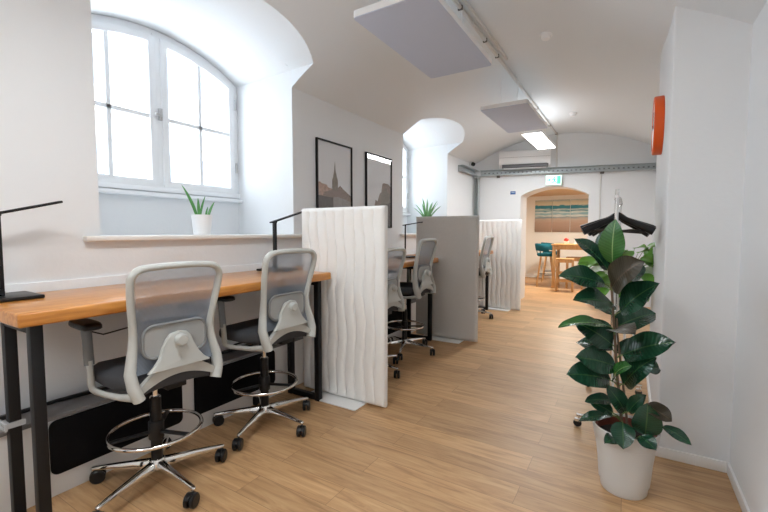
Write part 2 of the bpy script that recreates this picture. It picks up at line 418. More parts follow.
# skirting boards
mb = MB(); mb.box(.172, XR-.012, 2.863, 2.8755, 0, .062); struct(mb.build('baseboard_pier', SKIRT, bevel=.003))
mb = MB(); mb.box(.160, .1725, 2.863, 4.39, 0, .062); struct(mb.build('baseboard_pier_side', SKIRT, bevel=.003))
mb = MB(); mb.box(XR-.012, XR+.001, Y0, 2.876, 0, .062); struct(mb.build('baseboard_right', SKIRT, bevel=.003))
mb = MB(); mb.box(XR-.012, XR+.001, 4.379, 8.67, 0, .062); struct(mb.build('baseboard_right_far', SKIRT, bevel=.003))
mb = MB(); mb.prism([(-.69, yend(-.69)-.012), (XR, yend(XR)-.012), (XR, yend(XR)+.002), (-.69, yend(-.69)+.002)], lambda p, s: (p[0], p[1], 0 if s == 0 else .062)); struct(mb.build('baseboard_end', SKIRT))
mb = MB(); mb.box(-3.0, .9, 12.53, 12.551, 0, .07); struct(mb.build('baseboard_backroom', SKIRT))
# wall plinth under the desks with its grey ledge; panelling strip up to just above the desks
mb = MB(); mb.box(XW-.02, -2.47, Y0+.001, 7.84, 0, .40); struct(mb.build('trim_1', TRIMW, bevel=.004))
mb = MB(); mb.box(XW-.02, -2.455, Y0+.001, 7.84, .40, .425); struct(mb.build('trim_2', LEDGE, bevel=.004))
mb = MB(); mb.box(XW-.02, XW+.018, Y0+.001, 7.84, .425, 1.082); struct(mb.build('trim_3', WALL, bevel=.004))

# ------------------------------------------------------------------ windows
def window(idx, a, b):
    root = bpy.data.objects.new('window_%d' % idx, None); COL.objects.link(root); root.location = (-3.47, (a+b)/2, 1.69)
    root['kind'] = 'structure'
    ox, oy, oz = root.location
    h = (b-a)/2
    zs, zk = 2.81-1.69, 3.035-1.69
    loc = lambda p, s, x0, x1: (x0 if s == 0 else x1, p[0], p[1])
    # outer frame
    mb = MB(); o = arch_profile(-h, h, 0, zs, zk, 24); i = arch_profile(-h, h, 0, zs, zk, 24, .062)
    mb.frame(o, i, lambda p, s: loc(p, s, -.09, .012))
    mb.box(-.09, .022, -.042, .042, .04, arch(0, -h, h, zs, zk)-.03)     # central post
    mb.box(-.02, .03, -h, h, 0, .045)
    mb.build('window_frame', FRAMEW, root, bevel=.004)
    for sd in (-1, 1):
        y0, y1 = (-h+.055, -.022) if sd < 0 else (.022, h-.055)
        top = lambda y: arch(y, -h, h, zs, zk) - .055
        def prof(t, n=12):
            pts = [(y0+t, .04+t), (y1-t, .04+t)]
            for k in range(n+1):
                y = (y1-t) + ((y0+t)-(y1-t))*k/n
                pts.append((y, top(y)-t))
            return pts
        mb = MB(); mb.frame(prof(0), prof(.058), lambda p, s: loc(p, s, -.055, .032))
        ym = (y0+y1)/2; zm = .625
        mb.box(-.045, .018, ym-.017, ym+.017, .08, top(ym)-.04)
        mb.box(-.045, .018, y0+.04, y1-.04, zm-.017, zm+.017)
        sash = mb.build('sash', FRAMEW, root, bevel=.003)
        mb = MB(); mb.prism(prof(.05), lambda p, s: loc(p, s, -.020, -.014)); mb.build('pane', GLASS, sash, smooth=0)
        mb = MB()
        for z in (.30, .93):
            yy = y0-.012 if sd < 0 else y1+.012
            mb.tube([(.036, yy, z-.05), (.036, yy, z+.05)], .011, 8)
        mb.build('hinge', SATIN, sash)
    mb = MB(); mb.box(.03, .055, -.014, .014, .60, .70); mb.box(.05, .064, -.052, .010, .632, .655); mb.build('window_handle', SATIN, root, bevel=.004)
    # small inner board below the frame
    mb = MB(); mb.box(.0, .075, -h+.002, h-.002, -.045, -.012); mb.build('inner_board', FRAMEW, root, bevel=.006)
    return root
for k, (a, b) in enumerate(NICHES): window(k+1, a, b)
for k, (a, b, lab) in enumerate([(1.08, 2.90, 'cream window ledge board under the nearest arched window'), (4.82, 6.57, 'cream window ledge board behind the grey felt screen'), (-2.65, -.85, '')]):
    mb = MB(); mb.box(XW-.03, XW+.05, a, b, SILL-.032, SILL+.002)
    struct(mb.build('trim_%d' % (k+4), SILLM, bevel=.010, seg=3))

# pale buildings across the street
def facade(loc, w, h, label, ny_, nz_, z00):
    t = thing('neighbouring_building', label, 'building', loc)
    mb = MB(); mb.box(-3, 0, -w/2, w/2, 0, h); mb.build('facade', FACADE, t, smooth=0)
    for iy in range(ny_):
        for iz in range(nz_):
            y = -w/2 + w*(iy+.5)/ny_; z = z00 + iz*2.9
            mb = MB(); mb.box(-.03, .012, y-.42, y+.42, z, z+1.35); mb.build('facade_window', FACWIN, t, smooth=0)
facade((-12, 8.6, -2), 9, 9.5, 'pale building with small windows seen through the nearest arched window', 5, 3, 1.4)

# ------------------------------------------------------------------ desks
def desk(y0, y1, label, clip=False):
    t = thing('desk', label, 'desk', (-2.35, (y0+y1)/2, 0), 0, 'high desks along the window wall')
    h = (y1-y0)/2
    mb = MB(); mb.box(-.325, .33, -h, h, .972, 1.03); mb.build('tabletop', DESKW, t, bevel=.010, seg=3)
    for e in (-1, 1):
        yy = e*(h-.075)
        for x in (-.045, .250):
            mb = MB(); mb.box(x-.022, x+.022, yy-.022, yy+.022, 0, .972); mb.build('leg', BLACKM, t, bevel=.003)
        mb = MB(); mb.box(-.022, .227, yy-.021, yy+.021, .004, .045); mb.build('foot_rail', BLACKM, t, bevel=.003)
        mb = MB(); mb.box(-.022, .227, yy-.021, yy+.021, .93, .9715); mb.build('top_rail', BLACKM, t, bevel=.003)
    mb = MB(); mb.box(.13, .17, -h+.099, h-.099, .945, .9715); mb.build('long_rail', BLACKM, t, bevel=.003)
    return t
d1 = desk(.578, 2.50, 'long honey brown desk with black legs nearest, two grey chairs at it')
d2 = desk(2.72, 4.60, 'honey brown desk with black legs between the white quilted and grey felt screens')
d3 = desk(4.92, 6.92, 'honey brown desk hidden behind the grey felt screen, one chair at it')
# clear cable clip on the rear leg
t = thing('cable_clip', 'clear acrylic cable clip on the rear leg of the nearest desk', 'clip', (-2.395, .653, .475))
mb = MB()
mb.frame([(-.045,-.018),(.045,-.018),(.045,.018),(-.045,.018)], [(-.037,-.011),(.037,-.011),(.037,.011),(-.037,.011)], lambda p, s: (p[0], -.034 - (.0 if s else .012), p[1]))
mb.box(-.037, .037, -.040, -.036, -.002, .002); mb.build('clip_loop', CLEAR, t, bevel=.002)
mb = MB(); mb.frame([(-.033,-.033),(.033,-.033),(.033,.033),(-.033,.033)], [(-.0228,-.0228),(.0228,-.0228),(.0228,.0228),(-.0228,.0228)], lambda p, s: (p[0], p[1], -.012 if s == 0 else .012)); mb.build('clip_band', CLEAR, t)
# cables below the desk
mb = MB(); mb.tube([(-2.30,.80,.955),(-2.45,.92,.93),(-2.63,1.03,.80),(-2.665,1.15,.74),(-2.672,1.38,.76),(-2.672,1.60,.76),(-2.66,1.75,.70),(-2.665,1.84,.60),(-2.66,1.86,.47),(-2.65,1.9,.435)], .0045, 6)
tag(mb.build('power_cable', BLACKP), 'thin black cable hanging below the nearest desk along the wall', 'cable')
mb = MB(); mb.tube([(-2.62,.30,.436),(-2.60,.6,.436),(-2.63,.9,.436),(-2.58,1.15,.437),(-2.61,1.5,.436),(-2.6,2.2,.436)], .010, 8)
tag(mb.build('power_cable', BLACKP), 'thick black cable lying on the grey ledge under the nearest desk', 'cable')

# black flat heater panels on the plinth
def heater(y0, y1, z0, z1, label):
    t = thing('wall_heater', label, 'heater', (-2.47, (y0+y1)/2, z0), 0, 'black flat panels on the plinth')
    r = .035; w = (y1-y0)/2; hh = z1-z0
    def rr(ins):
        pts = []
        for cx, cz, a0 in ((w-r, r, -90), (w-r, hh-r, 0), (-w+r, hh-r, 90), (-w+r, r, 180)):
            for k in range(7):
                a = math.radians(a0 + 15*k); pts.append((cx + (r-ins)*math.cos(a), cz + (r-ins)*math.sin(a)))
        return pts
    mb = MB(); mb.prism(rr(0), lambda p, s: (.004 if s == 0 else .020, p[0], p[1])); mb.build('panel', BLACKPANEL, t, bevel=.003)
    for y in (-w*.6, w*.6): mb = MB(); mb.box(0, .005, y-.03, y+.03, hh*.3, hh*.7); mb.build('bracket', BLACKM, t)
heater(.800, 1.50, .115, .395, 'flat black heater panel behind the nearest chair under the desk')
heater(1.59, 2.30, .115, .395, 'flat black heater panel behind the second chair under the desk')
heater(2.95, 3.65, .115, .395, 'flat black heater panel under the desk behind the white quilted screen')
heater(3.75, 4.45, .115, .395, 'flat black heater panel nearest the grey felt screen, under the second desk')

# ------------------------------------------------------------------ drafting chairs (front of the chair looks along local -x)
def back_x(z):
    pts = [(.57,.265),(.64,.255),(.72,.232),(.80,.218),(.88,.222),(.98,.243),(1.08,.268),(1.19,.292)]
    for (z0,x0),(z1,x1) in zip(pts, pts[1:]):
        if z <= z1:
            t = (z-z0)/(z1-z0); t = max(0, t); return x0 + (x1-x0)*(t*t*(3-2*t)*.5 + t*.5)
    return pts[-1][1]
def back_hw(z):
    pts = [(.57,.186),(.63,.208),(.70,.213),(.78,.196),(.86,.186),(.96,.198),(1.06,.211),(1.13,.215),(1.19,.211)]
    for (z0,x0),(z1,x1) in zip(pts, pts[1:]):
        if z <= z1:
            t = max(0, (z-z0)/(z1-z0)); return x0 + (x1-x0)*t
    return pts[-1][1]
def make_chair(label):
    t = thing('drafting_chair', label, 'chair', (0,0,0), 0, 'grey mesh drafting chairs')
    # seat cushion: rounded, waterfall front
    mb = MB(); n = 36; rings = [(.80,.600),(.97,.606),(1,.625),(1,.650),(.975,.668),(.90,.680),(.6,.684),(.25,.682)]
    pts = []
    for k, z in rings:
        for j in range(n):
            a = 2*PI*j/n; ca, sa = math.cos(a), math.sin(a)
            x = -.015 + .235*k*(abs(ca)**.55)*(1 if ca > 0 else -1); y = .245*k*(abs(sa)**.55)*(1 if sa > 0 else -1)
            zz = z - (.03*max(0, (-x-.13)/.12)**2 if x < -.13 else 0)
            pts.append((x, y, zz))
    mb.add(pts, [(i*n+j, i*n+(j+1)%n, (i+1)*n+(j+1)%n, (i+1)*n+j) for i in range(len(rings)-1) for j in range(n)])
    mb.f.append(list(range(n))[::-1]); mb.m.append(0)
    mb.f.append([(len(rings)-1)*n+j for j in range(n)]); mb.m.append(0)
    mb.build('seat', SEATM, t, smooth=60)
    # mechanism below the seat
    mb = MB(); mb.box(-.13, .15, -.085, .085, .562, .603); mb.box(.10, .235, -.05, .05, .572, .605); mb.tube([(-.03,-.09,.578),(-.03,-.21,.575),(-.03,-.25,.57)], .007, 8)
    mb.build('seat_mechanism', BLACKP, t, bevel=.008)
    # dark tray at the rear edge of the seat, closing the arc of the back
    mb = MB(); m_ = 20
    loop = [(-.19 + .38*i/m_, .640 + .050*(1-((i/m_-.5)*2)**2)) for i in range(m_+1)] + [(.19 - .38*i/m_, .578 + .020*(1-((i/m_-.5)*2)**2)) for i in range(m_+1)]
    mb.prism(loop, lambda p, s: (.17 if s == 0 else .236, p[0], p[1]))
    mb.build('seat_tray', SEATM, t, bevel=.004)
    # back frame: outer loop swept as a tube with varying radius
    path = []; rad = []
    zsL = [.578,.60,.64,.70,.76,.82,.88,.95,1.02,1.08,1.125]
    for z in zsL: path.append((back_x(z), -back_hw(z), z)); rad.append(.030 - .011*ss(z, .60, .95))
    cr = .058
    for k in range(1, 8):
        a = math.radians(90*k/8); hw = .215
        path.append((back_x(1.125+cr*math.sin(a)), -(hw-cr) - cr*math.cos(a), 1.125+cr*math.sin(a))); rad.append(.019)
    for y in (-.15,-.08,0,.08,.15): path.append((back_x(1.185)+.006*(1-(y/.16)**2), y, 1.185+.007*(1-(y/.16)**2))); rad.append(.018)
    for p, r in list(zip(path, rad))[:18][::-1]: path.append((p[0], -p[1], p[2])); rad.append(r)
    mb = MB(); mb.tube(path, rad, 12, flat=(.85, 1.2))
    # arc cross piece joining the two lower ends
    arc = []
    for i in range(17):
        u = -1 + 2*i/16; arc.append((u, .592 + .062*(1-abs(u)**1.9)))
    up_ = [(u, z + .030 + .034*(1-u*u)) for u, z in arc]
    mb.prism([(.200*u, z) for u, z in arc] + [(.200*u, z) for u, z in up_[::-1]], lambda p, s: (.232 + .03*s + .012*(p[0]/.2)**2, p[0], p[1]))
    mb.build('back_frame', CHGREY, t, smooth=60)
    # mesh
    mb = MB(); nz, nyy = 22, 12; vs = []
    for i in range(nz+1):
        z = .685 + (1.178-.685)*i/nz
        for j in range(nyy+1):
            u = -1 + 2*j/nyy; hw = back_hw(z) - .004
            if z > 1.125: hw = (.157 + math.sqrt(max(0, cr**2-(z-1.125)**2)))
            vs.append((back_x(z) - .018*(1-u*u), hw*u, z))
    mb.add(vs, [(i*(nyy+1)+j, i*(nyy+1)+j+1, (i+1)*(nyy+1)+j+1, (i+1)*(nyy+1)+j) for i in range(nz) for j in range(nyy)])
    mb.build('back_mesh', MESHM, t, smooth=80)
    # lumbar pad: rounded panel just behind the mesh with a rim
    def rr(w, z0, z1, r, k_=5):
        pts = []
        for cy, cz, a0 in ((w-r, z0+r, -90), (w-r, z1-r, 0), (-w+r, z1-r, 90), (-w+r, z0+r, 180)):
            for k in range(k_+1):
                a = math.radians(a0 + 90*k/k_); pts.append((cy + r*math.cos(a), cz + r*math.sin(a)))
        return pts
    bend = lambda p, off: (back_x(p[1]) + .010 + off + .30*p[0]**2*-.6, p[0], p[1] + .10*-(p[0]**2))
    mb = MB(); mb.prism(rr(.152, .752, .905, .05), lambda p, s: bend(p, 0 if s == 0 else .012))
    lp = mb.build('lumbar_pad', LUMBAR, t, smooth=40)
    mb = MB(); mb.tube([bend(p, .010) for p in rr(.154, .750, .907, .052, 8)] + [bend(rr(.154,.750,.907,.052,8)[0], .010)], .0075, 8); mb.build('lumbar_rim', ARMGREY, lp, smooth=60)
    # triangular carrier with a round knob
    tri = [(-.135,.655),(.135,.655)]
    prof = [(.158,.690),(.128,.712),(.100,.745),(.076,.795),(.060,.835),(.040,.858),(0,.868)]
    loop = [(-a, z) for a, z in prof] + [(a, z) for a, z in prof[::-1][1:]]
    mb = MB(); mb.prism(loop, lambda p, s: (back_x(p[1]) + (.022 if s == 0 else .048) + .01*(1-abs(p[0])/.14), p[0], p[1]))
    br = mb.build('back_bracket', CHGREY, t, bevel=.008, smooth=50)
    M = Matrix.Rotation(PI/2, 4, 'Y')
    mb = MB(); mb.lathe([(.0,0),(.026,0),(.029,.006),(.029,.030),(.023,.040),(0,.041)], (back_x(.826)+.050, 0, .826), 20, M=M); mb.build('knob', CHGREY, br)
    # arms
    for sd in (-1, 1):
        mb = MB(); mb.tube([(.245,sd*.205,.592),(.15,sd*.225,.578),(.03,sd*.245,.572),(-.040,sd*.256,.572),(-.064,sd*.260,.580),(-.072,sd*.262,.605),(-.074,sd*.263,.66),(-.080,sd*.265,.72)], [.018,.014,.013,.014,.016,.017,.0155,.0165], 10, flat=(1.15,.9))
        arm = mb.build('armrest', CHGREY, t, smooth=60)
        mb = MB(); mb.tube([(-.079,sd*.265,.70),(-.086,sd*.266,.80),(-.094,sd*.268,.885)], [.0185,.018,.019], 10, flat=(1.25,.85)); mb.build('arm_post', ARMGREY, arm, smooth=60)
        mb = MB(); n = 28; rg = [(.9,.884),(1,.890),(1,.903),(.93,.911),(.5,.914)]; pts = []
        for k, z in rg:
            for j in range(n):
                a = 2*PI*j/n; ca, sa = math.cos(a), math.sin(a)
                pts.append((-.10 + .125*k*(abs(ca)**.6)*(1 if ca > 0 else -1), sd*.268 + .046*k*(abs(sa)**.6)*(1 if sa > 0 else -1), z))
        mb.add(pts, [(i*n+j, i*n+(j+1)%n, (i+1)*n+(j+1)%n, (i+1)*n+j) for i in range(len(rg)-1) for j in range(n)])
        mb.f.append(list(range(n))[::-1]); mb.m.append(0); mb.f.append([4*n+j for j in range(n)]); mb.m.append(0)
        mb.build('arm_pad', BLACKP, arm, smooth=50)
    # gas lift, foot ring
    mb = MB(); mb.lathe([(0,.09),(.026,.09),(.028,.11),(.028,.47),(.024,.475),(.0135,.476),(.0135,.665),(0,.666)], n=20)
    for i, f in enumerate(mb.f):
        zz = sum(mb.v[j][2] for j in f)/len(f)
        if zz > .47: mb.m[i] = 1
    mb.build('gas_lift', [BLACKP, CHROME], t)
    mb = MB(); mb.ring((0,0,.295), .222, .0105, 48, 8); fr = mb.build('foot_ring', CHROME, t, smooth=80)
    mb = MB(); mb.lathe([(0,.245),(.036,.245),(.038,.25),(.038,.335),(.034,.342),(0,.342)], n=20)
    for k in range(3):
        a = math.radians(20 + 120*k); mb.tube([(.03*math.cos(a), .03*math.sin(a), .285), (.214*math.cos(a), .214*math.sin(a), .292)], .011, 8, flat=(.8,1.3))
    mb.build('ring_hub', BLACKP, fr)
    # five star base
    mb = MB(); mb.lathe([(0,.075),(.034,.075),(.040,.082),(.040,.125),(.033,.135),(0,.136)], n=24); mb.build('base_hub', CHROME, t)
    for k in range(5):
        mb = MB()
        vs = []
        for x, hw, z0, z1 in ((.030,.026,.082,.128),(.12,.021,.085,.119),(.25,.016,.083,.105),(.335,.013,.076,.094),(.350,.010,.076,.090)):
            vs += [(x,-hw,z0),(x,hw,z0),(x,hw*.62,z1),(x,-hw*.62,z1)]
        fs = [(0,3,2,1),(16,17,18,19)]
        for i in range(4):
            for j in range(4): fs.append((i*4+j, i*4+(j+1)%4, (i+1)*4+(j+1)%4, (i+1)*4+j))
        mb.add(vs, fs); leg = mb.build('leg', CHROME, t, bevel=.004, smooth=40)
        leg.rotation_euler = (0,0,2*PI*k/5)
        mb = MB(); mb.tube([(.338,0,.084),(.338,0,.066)], .006, 8)
        sw = random.uniform(0, 2*PI); cs, sn = math.cos(sw), math.sin(sw)
        off = Vector((.338 - .020*cs, -.020*sn, .0365))
        for e in (-1, 1):
            R = Matrix.Rotation(sw, 4, 'Z') @ Matrix.Rotation(PI/2, 4, 'X')
            c = off + Vector((-sn, cs, 0))*e*.016
            mb.lathe([(0,-.011),(.030,-.011),(.036,-.006),(.036,.006),(.030,.011),(0,.011)], c, 22, M=R, mi=1)
        R = Matrix.Translation(off) @ Matrix.Rotation(sw, 4, 'Z')
        hood = [(.038*math.cos(math.radians(a)), .039*math.sin(math.radians(a))) for a in range(-10, 160, 15)]
        mb.prism(hood, lambda p, s: R @ Vector((p[0], -.006 if s == 0 else .006, p[1])), 1)
        mb.build('caster', [CHROME, BLACKP], leg)
    return t
def set_base(chair, ang):
    legs = [c for c in chair.children if c.name.split('.')[0] == 'leg']
    for k, l in enumerate(legs): l.rotation_euler = (0,0, math.radians(ang + 72*k) - chair.rotation_euler.z)
CH = [(-2.145,1.16,-4,-2,'grey mesh drafting chair nearest the camera, pulled up to the long desk', 0),
      (-2.165,1.93,-1,2,'grey mesh drafting chair beside the white quilted screen, turned slightly at the long desk', .035),
      (-2.15,3.22,2,-4,'grey mesh drafting chair mostly hidden behind the white quilted screen edge', .0),
      (-2.16,3.98,1,2,'grey mesh drafting chair seen in full between white quilted screen and grey felt screen', .075),
      (-2.165,6.18,2,0,'small distant grey drafting chair in front of the farthest white screen', .08)]
proto = None
for (x, y, rz, ba, lab, lift) in CH:
    if proto is None:
        proto = make_chair(lab); proto.location = (x, y, 0); c = proto; c.rotation_euler = (0,0,math.radians(rz))
    else: c = dup(proto, (x, y, 0), math.radians(rz), lab)
    set_base(c, ba)
    if lift:                                                         # seat raised on its gas lift
        for p in c.children:
            if p.name.split('.')[0] in ('seat', 'seat_mechanism', 'seat_tray', 'back_frame', 'back_mesh', 'lumbar_pad', 'back_bracket'): p.location.z += lift
            if p.name.split('.')[0] == 'armrest':                        # arms set lower so that they clear the desk top
                k = (.938 - .572 - lift)/(.914 - .572); p.scale.z = k; p.location.z += .572 + lift - .572*k

# ------------------------------------------------------------------ screens between the desks
def screen(x0, x1, y0, y1, h, label, m, quilt=True, seams=9, foot=(.3,.3)):
    t = thing('partition_screen', label, 'screen', ((x0+x1)/2, (y0+y1)/2, 0), 0, 'fabric screens between the desks')
    hw, th, z0 = (x1-x0)/2, (y1-y0)/2, .012
    nu, nv, r = (270, 72, .03) if quilt else (40, 40, .03)
    mb = MB(); vs = []; fs = []
    def edge(u, w):      # rounded rim falloff
        d = min(hw-abs(u), w-z0, h-w); d = max(d, 0)
        return 0 if d >= r else (r - math.sqrt(max(0, r*r-(r-d)**2)))
    def pillow(u, w, sgn):
        if not quilt: return 0
        k_ = math.floor((u+hw)/(2*hw)*seams); q = (u+hw)/(2*hw)*seams + .125*math.sin(w*10.5+sgn+.8*math.sin(k_*1.7)) + .03*math.sin(w*23+k_*2)
        f = q - math.floor(q); d = min(hw-abs(u), w-z0, h-w)
        cr = .0009*math.sin(w*48 + 2.6*math.floor(q) + 2*math.sin(f*3+w*9)) * math.sin(PI*f)
        return (cr - .015*math.exp(-min(f, 1-f)/.075) - .004*(1-math.sin(PI*f)))*min(1, d/.05)
    us = [hw*math.sin(PI/2*(-1+2*i/nu))*.35 + hw*(-1+2*i/nu)*.65 for i in range(nu+1)]
    wm = (h+z0)/2; wh = (h-z0)/2
    ws = [wm + wh*(math.sin(PI/2*(-1+2*j/nv))*.35 + (-1+2*j/nv)*.65) for j in range(nv+1)]
    V = nv+1
    for sgn in (-1, 1):
        b = len(vs)
        for u in us:
            for w in ws: vs.append((u, sgn*(th - edge(u, w)*.9 + pillow(u, w, sgn)), w))
        for i in range(nu):
            for j in range(nv): fs.append((b+i*V+j, b+(i+1)*V+j, b+(i+1)*V+j+1, b+i*V+j+1))
    n1 = (nu+1)*V
    per = [i*V for i in range(nu)] + [nu*V+j for j in range(nv)] + [i*V+nv for i in range(nu, 0, -1)] + [j for j in range(nv, 0, -1)]
    for k in range(len(per)):
        a, c = per[k], per[(k+1) % len(per)]; fs.append((a, c, n1+c, n1+a))
    mb.add(vs, fs); mb.build('panel', m, t, smooth=70)
    fx = x0 + .30*(x1-x0) - (x0+x1)/2
    mb = MB(); mb.box(-hw+.12, hw*.57, -th-.125, th+.125, .001, .011); mb.build('foot_plate', PLATE, t, bevel=.004)
    return t
screen(-2.375, -1.555, 2.535, 2.615, 1.545, 'white quilted fabric screen, the nearest, beside the long desk', QUILT, True, 9)
screen(-2.385, -1.55, 4.675, 4.74, 1.545, 'plain grey felt screen between the two white quilted ones', FELT, False)
screen(-2.33, -1.575, 7.0, 7.07, 1.56, 'white quilted fabric screen farthest away, near the arched doorway', QUILT, True, 9)

# ------------------------------------------------------------------ desk lamps (head runs along local +x)
def lamp(x, y, rz, label, tilt=.27, length=.30):
    t = thing('desk_lamp', label, 'lamp', (x, y, 1.03), 0, 'folding black desk lamps')
    mb = MB(); mb.box(-.115, .125, -.10, .125, .001, .018); mb.build('base', BLACKP, t, bevel=.004)
    mb = MB(); mb.box(-.008, .008, -.022, .022, .016, .40) 
    st = mb.build('stem', BLACKM, t, bevel=.004); st.rotation_euler = (0,0,rz+PI/2*0)
    mb = MB(); mb.tube([(-.006,-.026,.036),(-.006,.026,.036)], .013, 12); j1 = mb.build('lower_hinge', BLACKP, t); j1.rotation_euler = (0,0,rz)
    mb = MB(); mb.tube([(0,-.024,.400),(0,.024,.400)], .010, 12); j2 = mb.build('upper_hinge', BLACKP, t); j2.rotation_euler = (0,0,rz)
    M = Matrix.Translation((0,0,.405)) @ Matrix.Rotation(-tilt, 4, 'Y')
    mb = MB(); mb.box(-.035, length, -.024, .024, -.005, .007, M=M); hd = mb.build('lamp_head', BLACKM, t, bevel=.003); hd.rotation_euler = (0,0,rz)
    mb = MB(); mb.box(.06, length-.02, -.017, .017, -.0065, -.0045, M=M); mb.build('light_strip', WHITEP, hd)
    return t
lamp(-2.535, .672, math.radians(90), 'black folding desk lamp at the left end of the nearest desk', .27, .262)
lamp(-2.50, 2.365, math.radians(80), 'black folding desk lamp behind the second chair, against the window ledge', .30, .31)
lamp(-2.41, 4.45, math.radians(25), 'small distant black desk lamp in front of the grey felt screen', .16, .22)

# ------------------------------------------------------------------ framed prints on the window wall
def framed(y0, y1, z0, z1, label, shapes):
    t = thing('framed_print', label, 'picture', (XW, (y0+y1)/2, z0), 0, 'black framed city prints')
    w, h = (y1-y0)/2, z1-z0; fw = .016
    o = [(-w,0),(w,0),(w,h),(-w,h)]; i = [(-w+fw,fw),(w-fw,fw),(w-fw,h-fw),(-w+fw,h-fw)]
    mb = MB(); mb.frame(o, i, lambda p, s: (.001 if s == 0 else .026, p[0], p[1])); mb.build('frame', BLACKM, t, bevel=.002)
    mb = MB(); W, H = w-fw, h-2*fw
    mb.box(.003, .010, -W, W, fw, h-fw)
    lay = .0102
    for mi, poly in shapes:
        lay += .0006
        mb.prism([(-W + 2*W*a, fw + H*b) for a, b in poly], lambda p, s, l=lay: (.0100 if s == 0 else l, p[0], p[1]), mi)
    mb.build('print', [SKYG, PH1, PH2, PH3, PH4, PH5], t, smooth=0)
    mb = MB(); mb.box(.0165, .0185, -W, W, fw, h-fw); mb.build('glazing', FGLASS, t, smooth=0)
    return t
spire = [(.42,.40),(.42,.56),(.44,.585),(.45,.60),(.465,.64),(.475,.66),(.485,.70),(.50,.79),(.515,.70),(.525,.66),(.54,.64),(.555,.60),(.57,.585),(.585,.56),(.585,.40)]
framed(3.105, 3.70, 1.40, 2.285, 'left black framed print of a street leading to a spired tower', [
    (5, [(0,.30),(0,.50),(.06,.52),(.12,.50),(.26,.49),(.30,.46),(.42,.45),(.42,.30)]),
    (2, [(.58,.30),(.58,.47),(.66,.50),(.76,.46),(.86,.43),(1,.385),(1,.25)]),
    (4, spire),
    (2, [(.10,.30),(.18,.40),(.42,.44),(.50,.43),(.60,.44),(.78,.40),(1,.34),(1,.2),(.1,.2)]),
    (3, [(.05,0),(.45,.345),(.60,.36),(1,.31),(1,0)]),
    (1, [(0,0),(0,.36),(.20,.35),(.44,.345),(.44,.02),(.44,0)])])
framed(3.98, 4.575, 1.40, 2.288, 'right black framed print of a grey sky above a sloping row of dark buildings', [
    (2, [(.10,.0),(.14,.16),(.22,.24),(.30,.27),(.36,.38),(.44,.36),(.50,.44),(.54,.48),(.60,.50),(.64,.62),(.70,.64),(.90,.635),(1,.60),(1,0)]),
    (4, [(.55,.20),(.58,.45),(.62,.48),(.66,.45),(.70,.56),(.80,.57),(.86,.50),(.95,.52),(1,.48),(1,.15)]),
    (1, [(.30,0),(.40,.16),(.52,.24),(.66,.28),(.82,.34),(1,.36),(1,0)]),
    (3, [(0,0),(.10,.10),(.22,.18),(.34,.10),(.5,0)])])

# ------------------------------------------------------------------ ceiling: acoustic panels, lights, conduit, detectors
def hung_panel(x0, x1, y0, y1, z, label):
    t = thing('acoustic_panel', label, 'panel', ((x0+x1)/2, (y0+y1)/2, z), 0, 'panels hung under the vault')
    w, l = (x1-x0)/2, (y1-y0)/2; r = .03
    def rr(ins):
        pts = []
        for cx, cy, a0 in ((w-r,-l+r,-90),(w-r,l-r,0),(-w+r,l-r,90),(-w+r,-l+r,180)):
            for k in range(6):
                a = math.radians(a0+18*k); pts.append((cx+(r-ins)*math.cos(a), cy+(r-ins)*math.sin(a)))
        return pts
    mb = MB(); mb.prism(rr(0), lambda p, s: (p[0], p[1], .004 if s == 0 else .048)); mb.build('panel_edge', PANELE, t, bevel=.004)
    mb = MB(); mb.prism(rr(.003), lambda p, s: (p[0], p[1], 0 if s == 0 else .006)); mb.build('panel_face', PANELF, t)
    for sx in (-.1, .1):
        for sy in (-l*.6, l*.6):
            X, Y = (x0+x1)/2+sx, (y0+y1)/2+sy
            mb = MB(); mb.tube([(sx, sy, .045), (sx, sy, zc(X, Y)-z)], .003, 6); mb.build('suspension_rod', WHITEP, t)
hung_panel(-1.615, -1.045, 2.235, 3.47, 2.755, 'large blue grey hung panel nearest, under the vaulted ceiling')
hung_panel(-1.545, -1.01, 4.66, 5.92, 2.755, 'smaller looking blue grey hung panel beside the lit ceiling light')
def led(x0, x1, y0, y1, z, label, power, up=.62):
    t = thing('ceiling_light', label, 'light', ((x0+x1)/2, (y0+y1)/2, z), 0, 'rectangular ceiling lights')
    w, l = (x1-x0)/2, (y1-y0)/2
    mb = MB(); mb.box(-w, w, -l, l, .004, .03); mb.build('housing', WHITEP, t, bevel=.003)
    mb = MB(); mb.box(-w+.008, w-.008, -l+.008, l-.008, 0, .006); mb.build('diffuser', LED, t, smooth=0)
    for sy in (-l*.7, l*.7):
        mb = MB(); mb.tube([(0, sy, .028), (0, sy, zc((x0+x1)/2, (y0+y1)/2+sy)-z)], .003, 6); mb.build('suspension_rod', WHITEP, t)
    ld = bpy.data.lights.new('lamp_glow', 'AREA'); ld.shape = 'RECTANGLE'; ld.size = 2*w-.03; ld.size_y = 2*l-.03; ld.energy = power; ld.color = (.94,.97,1.0)
    lo_ = bpy.data.objects.new('lamp_glow', ld); COL.objects.link(lo_); lo_.parent = t; lo_.location = (0,0,-.006)
    lu = bpy.data.lights.new('lamp_uplight', 'AREA'); lu.shape = 'RECTANGLE'; lu.size = 2*w-.03; lu.size_y = 2*l-.03; lu.energy = power*up; lu.color = (.94,.97,1.0)
    lo_ = bpy.data.objects.new('lamp_uplight', lu); COL.objects.link(lo_); lo_.parent = t; lo_.location = (0,0,.034); lo_.rotation_euler = (PI,0,0)
    return t
led(-1.385, -1.105, 6.02, 7.25, 2.735, 'lit white ceiling light in front of the air conditioner', 30, .1)
led(-1.385, -1.105, .10, 1.33, 2.735, 'added white ceiling light above the front of the room, unseen fill', 13)  # out of view above the frame, added as fill light
